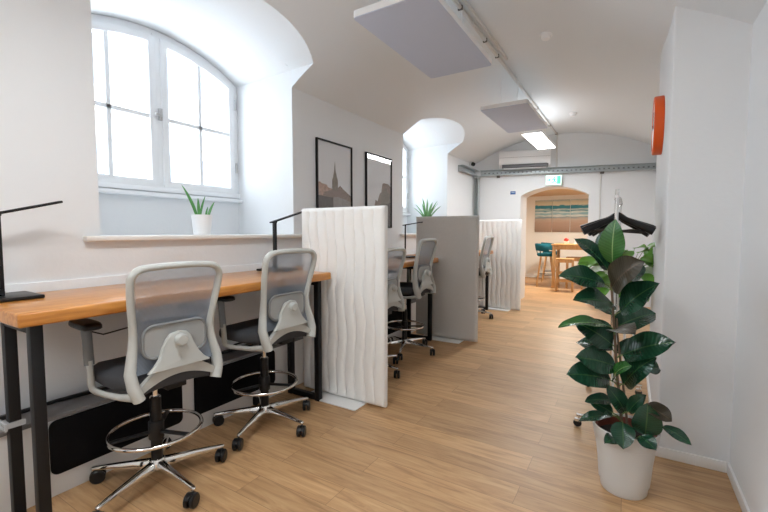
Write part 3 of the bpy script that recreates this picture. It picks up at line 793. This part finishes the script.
led(-1.385, -1.105, -2.1, -.87, 2.735, 'added white ceiling light behind the camera, unseen fill', 20)  # unseen lamp behind the camera, added to fill the room with light
# cable duct along the crown and down the end wall
t = thing('cable_duct', 'white cable duct running along the crown of the vault', 'duct', (-1.235, 3, 0))
mb = MB(); ye = yend(-1.235)
mb.tube([(0, y-3, zc(-1.235, y)-.016) for y in [Y0+.1+(ye-Y0-.1)*i/30 for i in range(31)]], .017, 8)
mb.tube([(.06, y-3, zc(-1.175, y)-.012) for y in [Y0+.1+(4.3-Y0)*i/20 for i in range(21)]], .013, 8)
mb.build('duct', CONDUIT, t)
mb = MB(); mb.tube([(0, ye-3-.016, zc(-1.235, ye)-.02), (0, ye-3-.016, 2.56)], .016, 8); mb.build('drop_duct', CONDUIT, t)
for y in (2.55, 3.2, 3.85, 4.25, 6.3, 7.4, 8.1):
    mb = MB(); mb.box(-.020, .020, y-3-.010, y-3+.010, zc(-1.235, y)-.036, zc(-1.235, y)); mb.build('duct_clip', CLIP, t, bevel=.004)
# thin conduit down the end wall right of the doorway
mb = MB(); xx = -.505; mb.tube([(xx, yend(xx)-.012, 2.44), (xx, yend(xx)-.012, .0)], .011, 8)
tag(mb.build('wall_conduit', CONDUIT), 'thin vertical conduit on the end wall right of the doorway', 'conduit')
# smoke detectors
for (x, y, lab) in ((-.72, 4.02, 'round white smoke detector on the vault right of the nearest hung panel'), (-.82, 6.9, 'faint round white detector on the vault above the lit ceiling light')):
    t = thing('smoke_detector', lab, 'smoke detector', (x, y, zc(x, y)), 0, 'white smoke detectors')
    nrm = Vector((-(x+1.05)/2.95, 0, -math.sqrt(1-((x+1.05)/2.95)**2))); Q = nrm.to_track_quat('Z', 'Y').to_matrix().to_4x4()
    mb = MB(); mb.lathe([(0,-.004),(.055,-.004),(.056,.014),(.052,.022),(0,.022)], n=28, M=Q); mb.build('base', WHITEP, t)
    mb = MB(); mb.lathe([(0,.020),(.044,.022),(.044,.036),(.034,.048),(0,.050)], n=28, M=Q); mb.build('sensor', WHITEP, t)
# black sensor near the corner
x, y = -2.60, 7.56
t = thing('motion_sensor', 'small black and white sensor below the vault by the steel beam corner', 'sensor', (XW, y, 2.66))
mb = MB(); mb.box(0, .045, -.04, .04, -.03, .03); mb.build('mount', WHITEP, t, bevel=.006)
mb = MB(); mb.lathe([(0,0),(.034,.004),(.038,.03),(.030,.065),(0,.078)], (.045,0,-.005), 20, M=Matrix.Rotation(math.radians(110), 4, 'Y')); mb.build('eye', BLACKP, t)

# ------------------------------------------------------------------ end wall fittings
SK = math.atan(.25)
def endpt(x, off): return (x + off*math.sin(SK), yend(x) - off*math.cos(SK))
# steel channel beam
t = thing('steel_beam', 'galvanised steel channel beam across the end wall on a corner post', 'beam', (*endpt(-1.1, .06), 2.495), SK)
def channel(mb, x0, x1, y0, y1, z0, z1, th=.007):
    mb.box(x0, x1, y0, y1, z1-th, z1); mb.box(x0, x1, y0, y1, z0, z0+th); mb.box(x0, x1, y1-th, y1, z0, z1)
L_ = 1.66
mb = MB(); channel(mb, -1.53, 1.62, -.05, .05, -.055, .055)
mb.build('cross_beam', GALV, t)
mb = MB()
for i in range(40): mb.box(-1.46+i*.078, -1.43+i*.078, .040, .0445, -.012, .012)
mb.build('slot_row', ARMGREY, t)
mb = MB()
for xx_ in (-1.19, .62): mb.box(xx_-.03, xx_+.03, -.03, .03, -.095, -.056)
mb.build('beam_clamp', CLIP, t, bevel=.004)
t = thing('steel_post', 'galvanised steel corner post carrying the beam on the left wall side', 'post', (-2.622, 7.80, 0))
mb = MB(); channel(mb, -.04, .04, -.04, .04, 0, .02)
mb = MB(); mb.box(-.04, .04, .033, .04, 0, 2.44); mb.box(-.04, -.033, -.04, .04, 0, 2.44); mb.box(.033, .04, -.04, .04, 0, 2.44); mb.build('upright', GALV, t)
mb = MB(); mb.box(-.06, .06, -.06, .05, .0, .012); mb.build('base_plate', GALV, t)
mb = MB(); mb.box(-.055, .055, -.055, .05, 2.40, 2.44); mb.build('head_plate', GALV, t, bevel=.003)
t = thing('steel_beam', 'short galvanised channel stub on the left wall above the corner post', 'beam', (-2.645, 7.42, 2.495))
mb = MB(); mb.box(-.05, .05, -.46, .44, .048, .055); mb.box(-.05, .05, -.46, .44, -.055, -.048); mb.box(-.05, -.043, -.46, .44, -.055, .055); mb.build('channel', GALV, t)
# air conditioner
t = thing('air_conditioner', 'white wall air conditioner above the steel beam on the end wall', 'air conditioner', (*endpt(-1.80, 0), 2.575), SK)
prof = [(0,.30),(-.19,.30),(-.215,.285),(-.222,.20),(-.218,.075),(-.19,.03),(-.12,.0),(0,0)]
mb = MB(); mb.prism(prof, lambda p, s: (-.455 if s == 0 else .455, p[0], p[1])); mb.build('casing', WHITEP, t, bevel=.005)
mb = MB(); mb.box(-.40, .42, -.214, -.10, -.010, .040); mb.build('air_outlet', GREYP, t)
mb = MB(); mb.box(-.40, .40, -.226, -.218, .038, .044, M=Matrix.Translation((0,0,-.0)));  mb.box(-.455, .455, -.2235, -.217, .172, .175); mb.build('seam', GREYP, t)
mb = MB(); mb.box(-.37, .39, -.225, -.135, -.034, -.027); mb.build('louvre', WHITEP, t)
# exit sign
t = thing('exit_sign', 'lit green and white emergency exit sign hanging below the steel beam', 'sign', (*endpt(-1.29, .13), 2.215), SK)
mb = MB(); mb.box(-.135, .135, -.02, .02, 0, .185); mb.build('sign_box', WHITEP, t, bevel=.003)
mb = MB(); mb.box(-.130, .130, -.0225, -.0195, .005, .180); fc = mb.build('sign_face', EXITG, t, smooth=0)
mb = MB()
def g(poly): mb.prism(poly, lambda p, s: (p[0], -.0220 if s == 0 else -.0240, p[1]))
g([(.055,.02),(.115,.02),(.115,.165),(.055,.165)])                                   # door leaf
ring_ = [(.012+.013*math.cos(a*PI/6), .142+.013*math.sin(a*PI/6)) for a in range(12)]; g(ring_)
g([(-.012,.125),(.020,.122),(.022,.075),(.000,.072)])                                # body
g([(.000,.085),(.022,.080),(.045,.055),(.050,.030),(.036,.030),(.030,.050)])         # front leg
g([(.000,.080),(.014,.070),(-.008,.040),(-.042,.040),(-.042,.054),(-.014,.054)])     # rear leg
g([(-.012,.125),(-.006,.110),(-.034,.085),(-.044,.095)]); g([(.018,.120),(.020,.104),(.046,.098),(.048,.110)])
g([(-.118,.085),(-.080,.085),(-.080,.065),(-.050,.095),(-.080,.125),(-.080,.105),(-.118,.105)])
mb.build('pictogram', EXITD, fc, smooth=0)
mb = MB()
for s_ in (-.08, .08): mb.tube([(s_,0,.183),(s_,0,.226)], .004, 6)
mb.build('hanger_rod', SATIN, t)
# small blue sign by the doorway
t = thing('small_sign', 'small blue rectangular sign left of the arched doorway', 'sign', (*endpt(-1.985, 0), 2.075), SK)
mb = MB(); mb.box(-.048, .048, -.008, -.0005, 0, .062); mb.build('plate', BLUES, t, bevel=.002)
mb = MB(); mb.box(-.030, .030, -.0095, -.0078, .028, .046); mb.build('white_mark', mat('sign_mark', (.35,.45,.6), .5), t)
# orange round fixture on the pier side
t = thing('wall_clock', 'round orange clock on the side of the white pier, seen edge on', 'clock', (.172, 3.62, 2.125))
M = Matrix.Rotation(-PI/2, 4, 'Y')
mb = MB(); mb.lathe([(0,0),(.205,0),(.208,.004),(.208,.052),(.202,.060),(.185,.060),(.183,.050),(0,.050)], n=56, M=M); mb.build('rim', ORANGE, t)
mb = MB(); mb.lathe([(0,.050),(.183,.050),(.183,.056),(0,.056)], n=48, M=M); fc = mb.build('dial', WHITEP, t)
mb = MB(); mb.box(-.0585, -.0565, -.006, .006, -.02, .10); mb.box(-.0605, -.0585, -.006, .13, -.006, .006); mb.build('hand', BLACKP, fc)

# ------------------------------------------------------------------ rubber plant
def leaf_mesh(P0, P1, w, nrm, droop=.06, fold=.25, seed=0, mats=None, name='leaf', parent=None, org=(0,0,0)):
    rnd = random.Random(seed); org = Vector(org)
    P0 = Vector(P0)-org; P1 = Vector(P1)-org; n = Vector(nrm).normalized()
    d = P1-P0; Ln = d.length; t = d.normalized()
    n = (n - t*n.dot(t)).normalized(); s = t.cross(n)
    NL, NW = 16, 8; th = .0016
    vs = []; uvs = []
    ph = rnd.uniform(0, 6)
    for layer in (0, 1):
        for i in range(NL+1):
            u = i/NL
            pr = (math.sin(PI*min(1, u**.86))**.62) if 0 < u < 1 else 0
            if u > .9: pr *= .55 + .45*(1-u)/.1 if u < 1 else 0
            hw = w/2*max(pr, .02 if u < .05 else .004)
            c = P0 + d*u + n*(droop*Ln*math.sin(PI*u)) + n*(-.05*Ln*max(0, u-.8)*5*.5)
            for j in range(NW+1):
                v = -1 + 2*j/NW
                z = fold*hw*abs(v)**1.35 + .010*math.sin(u*9+ph+v*1.5)*abs(v)*(w/.12)*.6
                p = c + s*(hw*v*(1-.06*fold)) + n*z - n*(th*layer)
                vs.append(tuple(p)); uvs.append((j/NW, u))
    K = (NL+1)*(NW+1); fs = []; mi = []
    for layer in (0, 1):
        b = layer*K
        for i in range(NL):
            for j in range(NW):
                q = (b+i*(NW+1)+j, b+i*(NW+1)+j+1, b+(i+1)*(NW+1)+j+1, b+(i+1)*(NW+1)+j)
                fs.append(q if layer == 0 else q[::-1]); mi.append(layer)
    # petiole joins the leaf to its stem
    me = bpy.data.meshes.new(name); me.from_pydata(vs, [], fs)
    for m in mats: me.materials.append(m)
    ul = me.uv_layers.new(name='UVMap')
    for lp in me.loops: ul.data[lp.index].uv = uvs[lp.vertex_index]
    for p, m_ in zip(me.polygons, mi): p.material_index = m_; p.use_smooth = True
    o = bpy.data.objects.new(name, me); COL.objects.link(o)
    if parent is not None: o.parent = parent
    return o
PO = Vector((.006, 2.415, 0))
t = thing('potted_rubber_plant', 'tall glossy rubber plant in a round white pot in front of the white pier', 'plant', PO)
mb = MB(); mb.lathe([(0,.0),(.104,.0),(.107,.004),(.110,.03),(.1245,.15),(.1385,.258),(.1435,.262),(.1435,.272),(.146,.276),(.1535,.330),(.1515,.337),(.145,.337),(.142,.330),(.135,.275),(.117,.05),(0,.045)], n=56); mb.build('pot', POTW, t, smooth=40)
mb = MB(); mb.lathe([(.088,.05),(.126,.27),(.131,.322),(.137,.327),(.140,.322),(.133,.27),(.095,.05)], n=48); mb.build('inner_pot', TERRA, t)
mb = MB(); mb.lathe([(0,.05),(.088,.05),(.126,.282),(.06,.290),(0,.293)], n=40); mb.build('soil', SOIL, t)
st = [(.000,2.380,.27),(-.020,2.378,.44),(-.040,2.376,.62),(-.055,2.375,.80),(-.068,2.374,.95),(-.079,2.373,1.08),(-.079,2.37,1.20)]
mb = MB(); mb.tube([Vector(p)-PO for p in st], [.0075,.007,.0068,.0064,.006,.0055,.004], 8); mb.build('stem', BARK, t)
mb = MB(); mb.tube([Vector(p)-PO for p in [(.022,2.39,.27),(.004,2.392,.44),(-.022,2.395,.64),(-.045,2.396,.82),(-.050,2.40,.90)]], [.006,.0058,.0055,.005,.004], 8); mb.build('stem', BARK, t)
mb = MB(); mb.tube([Vector(p)-PO for p in [(.040,2.36,.27),(.070,2.35,.31),(.098,2.335,.345),(.15,2.33,.40)]], [.005,.0045,.004,.003], 8); mb.build('stem', GSTEM, t)
def stem_at(z):
    for a, b in zip(st, st[1:]):
        if a[2] <= z <= b[2]:
            k = (z-a[2])/(b[2]-a[2]); return Vector(a).lerp(Vector(b), k)
    return Vector(st[0] if z < st[0][2] else st[-1])
LEAVES = [
(-0.077,2.360,1.186, -0.070,2.330,1.412, 0.100, -.3,-1,.15, 1),
(-0.093,2.400,1.162, -0.133,2.440,1.354, 0.100, -.9,-.6,.2, 0),
(-0.097,2.380,1.153, -0.256,2.360,1.317, 0.095, .55,-.55,.75, 0),
(-0.108,2.370,1.080, -0.316,2.270,1.124, 0.115, .1,-.75,.8, 0),
(-0.075,2.360,1.068, 0.047,2.220,1.215, 0.150, -.45,-.85,.5, 2),
(-0.001,2.420,1.195, 0.038,2.460,1.085, 0.100, .8,-.7,.4, 0),
(-0.036,2.360,0.943, 0.117,2.270,1.111, 0.125, -.35,-.8,.6, 0),
(-0.069,2.370,0.979, -0.241,2.250,1.007, 0.120, .1,-.7,.9, 0),
(-0.061,2.400,0.849, 0.122,2.500,0.930, 0.120, .1,-.6,.8, 0),
(-0.082,2.350,0.867, -0.299,2.180,0.876, 0.090, .1,-.25,1, 1),
(-0.062,2.370,0.766, -0.235,2.330,0.874, 0.130, .45,-.75,.6, 0),
(-0.059,2.340,0.846, 0.025,2.140,0.890, 0.100, 0,-.7,.8, 2),
(-0.021,2.360,0.723, 0.186,2.260,0.845, 0.125, -.15,-.8,.7, 0),
(-0.062,2.390,0.735, -0.243,2.440,0.742, 0.110, .2,-.5,.9, 0),
(-0.050,2.370,0.658, -0.224,2.270,0.703, 0.125, .1,-.8,.7, 0),
(-0.070,2.370,0.580, -0.261,2.240,0.616, 0.130, .05,-.75,.8, 0),
(-0.007,2.350,0.578, 0.113,2.240,0.765, 0.125, -.55,-.75,.5, 0),
(0.060,2.420,0.663, 0.150,2.440,0.653, 0.085, .2,-.6,.9, 0),
(-0.056,2.340,0.602, 0.015,2.200,0.723, 0.075, -.4,-.7,.7, 1),
(-0.058,2.380,0.472, -0.180,2.320,0.462, 0.075, 0,-.6,.9, 0),
(-0.052,2.370,0.408, -0.157,2.330,0.458, 0.075, .3,-.7,.7, 0),
(-0.051,2.370,0.397, -0.208,2.300,0.355, 0.070, -.1,-.4,1, 0),
(-0.008,2.320,0.391, 0.001,2.220,0.301, 0.110, 0,-.9,.45, 0),
(0.001,2.370,0.426, -0.081,2.300,0.569, 0.100, .6,-.8,.3, 0),
(0.089,2.330,0.346, 0.095,2.300,0.516, 0.135, .1,-1,.1, 0),
(0.089,2.350,0.490, 0.193,2.300,0.455, 0.095, .3,-.7,.7, 2),
(0.159,2.330,0.409, 0.272,2.300,0.360, 0.060, .35,-.7,.7, 0),
(0.067,2.280,0.357, 0.130,2.220,0.333, 0.080, .1,-.7,.8, 0),
(-0.016,2.300,0.315, -0.078,2.210,0.313, 0.075, -.1,-.6,.9, 0),
(0.015,2.360,0.433, 0.086,2.310,0.555, 0.075, -.4,-.8,.5, 0),
(-0.044,2.410,0.722, 0.094,2.520,0.753, 0.110, .1,-.5,.9, 0),
(-0.050,2.410,0.463, 0.037,2.500,0.422, 0.090, .1,-.5,.9, 0),
(-0.072,2.390,0.923, -0.144,2.500,0.941, 0.100, .1,-.5,.9, 0),
]
for k, L in enumerate(LEAVES):
    mats = {0: [LEAFD, LEAFU], 1: [LEAFB, LEAFB], 2: [LEAFU, LEAFD]}[L[10]]
    lf = leaf_mesh(L[0:3], L[3:6], L[6]*(1.22 if k < 19 else .98), L[7:10], .07, .22, k, mats, 'leaf', t, PO)
    b = Vector(L[0:3]); s_ = stem_at(b.z-.03)
    if k in (24, 25, 26, 27): s_ = Vector((.098,2.335,.345)) if k != 27 else Vector((.04,2.36,.28))
    if k == 28: s_ = Vector((0,2.375,.29))
    mb = MB(); mb.tube([s_-PO, (s_.lerp(b, .5) + Vector((0,0,.006)))-PO, b-PO, (b.lerp(Vector(L[3:6]), .12))-PO], [.0032,.003,.0026,.0016], 6); mb.build('petiole', GSTEM, lf)

# ------------------------------------------------------------------ garment rack with hangers
t = thing('garment_rack', 'chrome rolling clothes rack behind the rubber plant', 'clothes rack', (-.085, 3.45, 0))
for y, nm in ((-.42, 0), (.42, 1)):
    mb = MB(); mb.tube([(0,y,.085),(0,y,1.60)], .0125, 10); mb.tube([(0,y,1.60),(0,y,1.625)], [.015,.011], 10); mb.build('post', CHROME, t)
    mb = MB(); mb.tube([(-.20,y-.03*0,.085),(.20,y,.085)], .011, 10); ft = mb.build('foot_bar', CHROME, t)
    for x in (-.185, .185):
        mb = MB(); mb.tube([(x,y,.083),(x,y,.055)], .006, 8); mb.lathe([(0,-.011),(.022,-.011),(.026,-.006),(.026,.006),(.022,.011),(0,.011)], (x-.008, y, .027), 18, M=Matrix.Rotation(PI/2, 4, 'X') , mi=1)
        mb.box(x-.026, x+.010, y-.014, y+.014, .040, .058); mb.build('caster', [CHROME, BLACKP], ft)
mb = MB(); mb.tube([(0,-.46,1.575),(0,.46,1.575)], .011, 10); mb.build('top_rail', CHROME, t)
mb = MB(); mb.tube([(0,-.42,.16),(0,.42,.16)], .009, 10); mb.build('lower_rail', CHROME, t)
HB = None
def hanger(loc, rz, label):
    t = thing('clothes_hanger', label, 'hanger', loc, rz, 'black hangers on the clothes rack')
    mb = MB(); path = []; rad = []
    for i in range(25):
        u = -1 + 2*i/24; x = .215*u
        path.append((x, .018*abs(u)**1.5*-1, -.125 - .100*(abs(u)**1.1) + .020*math.exp(-(u/.13)**2))); rad.append(.017 + .008*abs(u)**1.5)
    mb.tube(path, rad, 10, flat=(1.15,.85)); mb.build('shoulder', BLACKP, t, smooth=60)
    mb = MB(); mb.tube([(-.195,-.01,-.222),(.195,-.01,-.222)], .008, 8); mb.build('bar', BLACKP, t)
    mb = MB(); mb.tube([(0,0,-.115),(0,0,-.052)] + [(.022 - .0 + .022*math.cos(math.radians(a)) - .022, 0, -.008 + .022*math.sin(math.radians(a))) for a in range(-60, 200, 20)], .0022, 6); mb.build('hook', CHROME, t)
    return t
HG = [(3.24, 10, 'black clothes hanger at the front end of the rack'), (3.33, -9, 'black clothes hanger second from the front of the rack'), (3.43, 16, 'black clothes hanger in the middle of the rack'),
      (3.54, -6, 'black clothes hanger fourth from the front of the rack'), (3.65, -18, 'black clothes hanger at the back of the bunch on the rack')]
for k, (y, a, lab) in enumerate(HG):
    if k == 0: h0 = hanger((-.085, y, 1.578), math.radians(a), lab)
    else: dup(h0, (-.085, y, 1.578), math.radians(a), lab).rotation_euler.y = math.radians((0, 4.5, -3, 2.5, -5)[k])

# bright green plant on a slim stand behind the rack
def small_leaf(P0, P1, w, nrm, mats, parent, org, k, nm='leaf'): return leaf_mesh(P0, P1, w, nrm, .06, .15, k, mats, nm, parent, org)
SP = Vector((-.02, 4.20, 0))
t = thing('plant_stand', 'slim white stand under the bright green plant behind the rack', 'stand', SP)
mb = MB(); mb.lathe([(0,.70),(.13,.70),(.13,.72),(0,.72)], n=32); mb.build('top', PLATE, t)
for a in range(3):
    mb = MB(); c, s_ = math.cos(a*2.094+.5), math.sin(a*2.094+.5); mb.tube([(.05*c,.05*s_,.702),(.12*c,.12*s_,.0)], .010, 8); mb.build('leg', PLATE, t)
PP = SP + Vector((0,0,.721))
t = thing('potted_trailing_plant', 'bright green and white leaved plant behind the rack and rubber plant', 'plant', PP)
mb = MB(); mb.lathe([(0,.0),(.085,.0),(.09,.005),(.112,.17),(.110,.175),(.104,.175),(.10,.16),(0,.155)], n=36); mb.build('pot', POTW, t)
mb = MB(); mb.lathe([(0,.150),(.1,.156),(.1,.161),(0,.166)], n=28); mb.build('soil', SOIL, t)
rnd = random.Random(3)
for k in range(80):
    a = rnd.uniform(0, 2*PI); up = rnd.uniform(-.08, .32); rr_ = rnd.uniform(.05, .27) * (1.15 if up > .1 else 1)
    b = PP + Vector((math.cos(a)*rr_, math.sin(a)*rr_, .17 + up))
    o_ = Vector((math.cos(a), math.sin(a), rnd.uniform(-.9, .35))).normalized(); ln = rnd.uniform(.10, .17)
    wh = rnd.random() < .42 and up < .15
    lf = small_leaf(b, b+o_*ln, ln*.72, (math.cos(a)*.4, -.7, .8), [POTHOSW, POTHOSW] if wh else [POTHOS, POTHOS], t, PP, 100+k)
    mb = MB(); st_ = PP + Vector((math.cos(a)*.03, math.sin(a)*.03, .155)); md = st_.lerp(b, .5) + Vector((0,0,.06+max(0, -up)*.6))
    mb.tube([st_-PP, md-PP, b-PP], [.003,.0026,.002], 5); mb.build('stem', GSTEM, lf)

# ------------------------------------------------------------------ plants on the window ledges
def spiky(loc, label, blades, m, pr, ph):
    t = thing('potted_succulent', label, 'plant', loc)
    mb = MB(); mb.lathe([(0,0),(pr*.78,0),(pr*.80,.004),(pr*.98,ph-.01),(pr,ph),(pr*.93,ph),(pr*.90,ph-.02),(0,ph-.025)], n=36); mb.build('pot', WHITEP, t)
    mb = MB(); mb.lathe([(0,ph-.03),(pr*.89,ph-.026),(pr*.89,ph-.02),(0,ph-.016)], n=24); mb.build('soil', SOIL, t)
    for k, (bx, by, tx, ty, h, w) in enumerate(blades):
        mb = MB(); b = Vector((bx, by, ph-.02)); tip = Vector((tx, ty, ph+h)); NL = 12
        d = tip-b; side = Vector((0,1,0)) if k % 2 == 0 else Vector((.5,.86,0)); nn = d.normalized().cross(side).normalized()
        vs = []
        for i in range(NL+1):
            u = i/NL; hw = w/2*(.55+.45*math.sin(PI*min(1, u*1.5)*.5+.3))*(1-u**3.2)**.8 + .0004
            bow = Vector((tx-bx, ty-by, 0))*(u*u-u)*.5
            c = b + d*u + bow
            vs += [c-side*hw, c+nn*hw*.30, c+side*hw, c-nn*hw*.14]
        fs = [(0,1,2,3), tuple(NL*4+q for q in (3,2,1,0))]
        for i in range(NL):
            for j in range(4): fs.append((i*4+j, i*4+(j+1)%4, (i+1)*4+(j+1)%4, (i+1)*4+j))
        mb.add(vs, fs); mb.build('leaf', m, t, smooth=60)
spiky((-2.79, 1.905, SILL+.0015), 'small snake plant in a white pot on the nearest window ledge', [
    (0,-.040,-.01,-.150,.215,.030),(.01,-.030,.01,-.035,.125,.022),(0,-.015,.005,.03,.145,.020),(.01,.045,.01,.105,.105,.022),(-.01,.04,-.01,.060,.065,.018)], SNAKE, .075, .152)
ag = []
for k in range(17):
    a = 2*PI*k/17*2.4; r = .10 + .17*((k*7) % 5)/4
    ag.append((.02*math.cos(a), .02*math.sin(a), r*math.cos(a), r*math.sin(a)*1.15, .27 - .55*(r-.1)*.8 + .03*((k*3) % 4), .04))
spiky((-2.90, 6.10, SILL+.0015), 'spiky green agave like plant on the far ledge above the grey felt screen', ag, AGAVE, .13, .22)

# ------------------------------------------------------------------ room beyond: beach triptych, bar table, stools
for k, lab in enumerate(('left canvas of the three beach pictures in the back room', 'middle canvas of the three beach pictures in the back room', 'right canvas of the three beach pictures in the back room')):
    x0 = -2.44 + k*.478
    t = thing('beach_canvas', lab, 'picture', (x0+.235, 12.55, 1.345), 0, 'beach canvases in the back room')
    mb = MB(); mb.box(-.232, .232, -.036, -.001, 0, .92); mb.build('canvas', BEACH, t, bevel=.003)
def bar_table(loc, rz):
    t = thing('bar_table', 'tall light oak bar table beyond the arched doorway', 'table', loc, rz)
    mb = MB(); mb.box(-.06, 1.10, -.06, .76, 1.03, 1.06); mb.build('tabletop', OAK, t, bevel=.004)
    for x in (0, 1.04):
        for y in (0, .70): mb = MB(); mb.box(x-.035, x+.035, y-.035, y+.035, 0, 1.03); mb.build('leg', OAK, t, bevel=.003)
    for a in ((-.0,1.04,-.012,.012),(0,1.04,.688,.712)): mb = MB(); mb.box(a[0], a[1], a[2], a[3], .93, 1.03); mb.build('apron', OAK, t)
    for x in (0, 1.04): mb = MB(); mb.box(x-.012, x+.012, 0, .70, .93, 1.03); mb.build('apron', OAK, t)
    return t
bar_table((-1.56, 10.34, 0), math.radians(0))
def oak_stool(loc, rz, label):
    t = thing('bar_stool', label, 'stool', loc, rz, 'oak stools at the bar table')
    mb = MB(); mb.box(-.19, .19, -.16, .16, .715, .745); mb.build('seat', OAK, t, bevel=.005)
    for x in (-.165, .165):
        for y in (-.135, .135): mb = MB(); mb.box(x-.021, x+.021, y-.021, y+.021, 0, .715); mb.build('leg', OAK, t, bevel=.003)
    for z in (.22, .40):
        for y in (-.135, .135): mb = MB(); mb.box(-.165, .165, y-.010, y+.010, z, z+.035); mb.build('stretcher', OAK, t)
    for x in (-.165, .165): mb = MB(); mb.box(x-.010, x+.010, -.135, .135, .30, .335); mb.build('stretcher', OAK, t)
    for y in (-.135, .135): mb = MB(); mb.box(-.165, .165, y-.010, y+.010, .655, .714); mb.build('rail', OAK, t)
    return t
s1 = oak_stool((-1.27, 9.98, 0), math.radians(8), 'light oak stool in front of the bar table, the nearer one')
dup(s1, (-1.13, 10.62, 0), math.radians(4), 'light oak stool tucked under the bar table, the farther one')
def teal_stool(loc, rz, label):
    t = thing('bar_stool', label, 'stool', loc, rz, 'teal bar stools with wooden legs')
    mb = MB(); mb.lathe([(0,.745),(.17,.745),(.205,.765),(.21,.80),(.18,.825),(0,.83)], n=28); mb.build('seat', TEAL, t)
    mb = MB(); vs = []; n = 20
    for i in range(n+1):
        a = math.radians(-105 + 210*i/n)
        for r, z in ((.205,.90),(.235,.89),(.250,.96),(.262,1.05),(.245,1.065),(.222,1.06),(.212,.98)):
            vs.append((-r*math.cos(a)*1.0, r*math.sin(a), z - .05*(1-math.cos(a))*.5))
    k = 7; fs = [tuple(range(k)), tuple(n*k+q for q in range(k))[::-1]]
    for i in range(n):
        for j in range(k): fs.append((i*k+j, i*k+(j+1)%k, (i+1)*k+(j+1)%k, (i+1)*k+j))
    mb.add(vs, fs); mb.build('backrest', TEAL, t, smooth=60)
    for a in (-50, 0, 50):
        mb = MB(); c, s_ = math.cos(math.radians(a)), math.sin(math.radians(a)); mb.tube([(-.19*c,.19*s_,.79),(-.225*c,.225*s_,.93)], .009, 6)
        mb.build('back_support', BLACKM, t)
    for sx in (-1, 1):
        for sy in (-1, 1):
            mb = MB(); mb.tube([(.11*sx,.11*sy,.75),(.20*sx,.20*sy,0)], [.019,.013], 8); mb.build('leg', OAK, t)
    mb = MB(); q = .165
    for a, b in (((-q,-q),(q,-q)),((q,-q),(q,q)),((q,q),(-q,q)),((-q,q),(-q,-q))): mb.tube([(*a,.29),(*b,.29)], .008, 6)
    mb.build('foot_rail', BLACKM, t)
    return t
ts = teal_stool((-1.79, 10.62, 0), math.radians(12), 'teal upholstered bar stool left of the oak bar table, nearer')
dup(ts, (-1.83, 11.62, 0), math.radians(5), 'teal upholstered bar stool partly hidden behind the oak bar table')
t = thing('flower_pot', 'small red flower arrangement on the oak bar table', 'ornament', (-1.33, 10.62, 1.0605))
mb = MB(); mb.lathe([(0,0),(.045,0),(.06,.05),(.055,.06),(0,.058)], n=20); mb.build('bowl', WHITEP, t)
for k in range(7):
    a = k*.9; mb = MB(); mb.lathe([(0,-.03),(.022,-.018),(.03,0),(.022,.018),(0,.03)], (.032*math.cos(a)*(k > 0), .032*math.sin(a)*(k > 0), .085 + .015*(k % 3)), 12); mb.build('blossom', REDM, t)
for k, (x, y, lab) in enumerate(((-1.12, 10.58, 'clear glass beside the red flowers on the bar table'), (-1.02, 10.75, 'clear glass on the bar table farther from the red flowers'))):
    mb = MB(); mb.lathe([(0,0),(.03,0),(.036,.11),(.034,.11),(.029,.006),(0,.006)], (0,0,0), 20)
    tag(mb.build('drinking_glass', CLEAR, loc=(x, y, 1.0605)), lab, 'glass', 'glasses on the bar table')

# ------------------------------------------------------------------ light
w = bpy.data.worlds.new('World'); scene.world = w; w.use_nodes = True
bg = w.node_tree.nodes['Background']; bg.inputs['Color'].default_value = (.82,.91,1.0,1); bg.inputs['Strength'].default_value = 6.5
for (a, b) in NICHES:
    ld = bpy.data.lights.new('window_portal', 'AREA'); ld.shape = 'RECTANGLE'; ld.size = b-a; ld.size_y = 1.4
    ld.cycles.is_portal = True
    o = bpy.data.objects.new('window_portal', ld); COL.objects.link(o); o.location = (-3.66, (a+b)/2, 2.36); o.rotation_euler = (0, math.radians(-90), 0)
    o.rotation_euler = Vector((1,0,0)).to_track_quat('-Z', 'Z').to_euler()
# ceiling lamp of the back room
t = thing('ceiling_light', 'warm ceiling light of the back room above the bar table', 'light', (-1.2, 10.2, 2.36))
mb = MB(); mb.lathe([(0,0),(.16,0),(.17,.01),(.17,.03),(0,.03)], n=32); mb.build('diffuser', mat('warm_diffuser', (1,.86,.68), .5, emit=4), t)
ld = bpy.data.lights.new('backroom_glow', 'AREA'); ld.shape = 'DISK'; ld.size = .5; ld.energy = 78; ld.color = (1,.92,.80)
o = bpy.data.objects.new('backroom_glow', ld); COL.objects.link(o); o.parent = t; o.location = (0,0,-.01)

# ------------------------------------------------------------------ camera
cd = bpy.data.cameras.new('camera'); cam = bpy.data.objects.new('camera', cd); COL.objects.link(cam)
cd.sensor_fit = 'HORIZONTAL'; cd.sensor_width = 36; cd.lens = 403.4/768*36; cd.clip_start = .05
cam.location = (0, 0, 1.35)
cam.rotation_euler = (math.radians(90-3.43), 0, math.radians(31.46))
scene.camera = cam
vs_ = scene.view_settings; vs_.view_transform = 'Standard'; vs_.look = 'None'; vs_.gamma = 1; vs_.exposure = .18; vs_.use_curve_mapping = False
scene.cycles.use_denoising = True
scene.cycles.max_bounces = 12; scene.cycles.diffuse_bounces = 8; scene.cycles.transparent_max_bounces = 16
scene.cycles.sample_clamp_indirect = 6
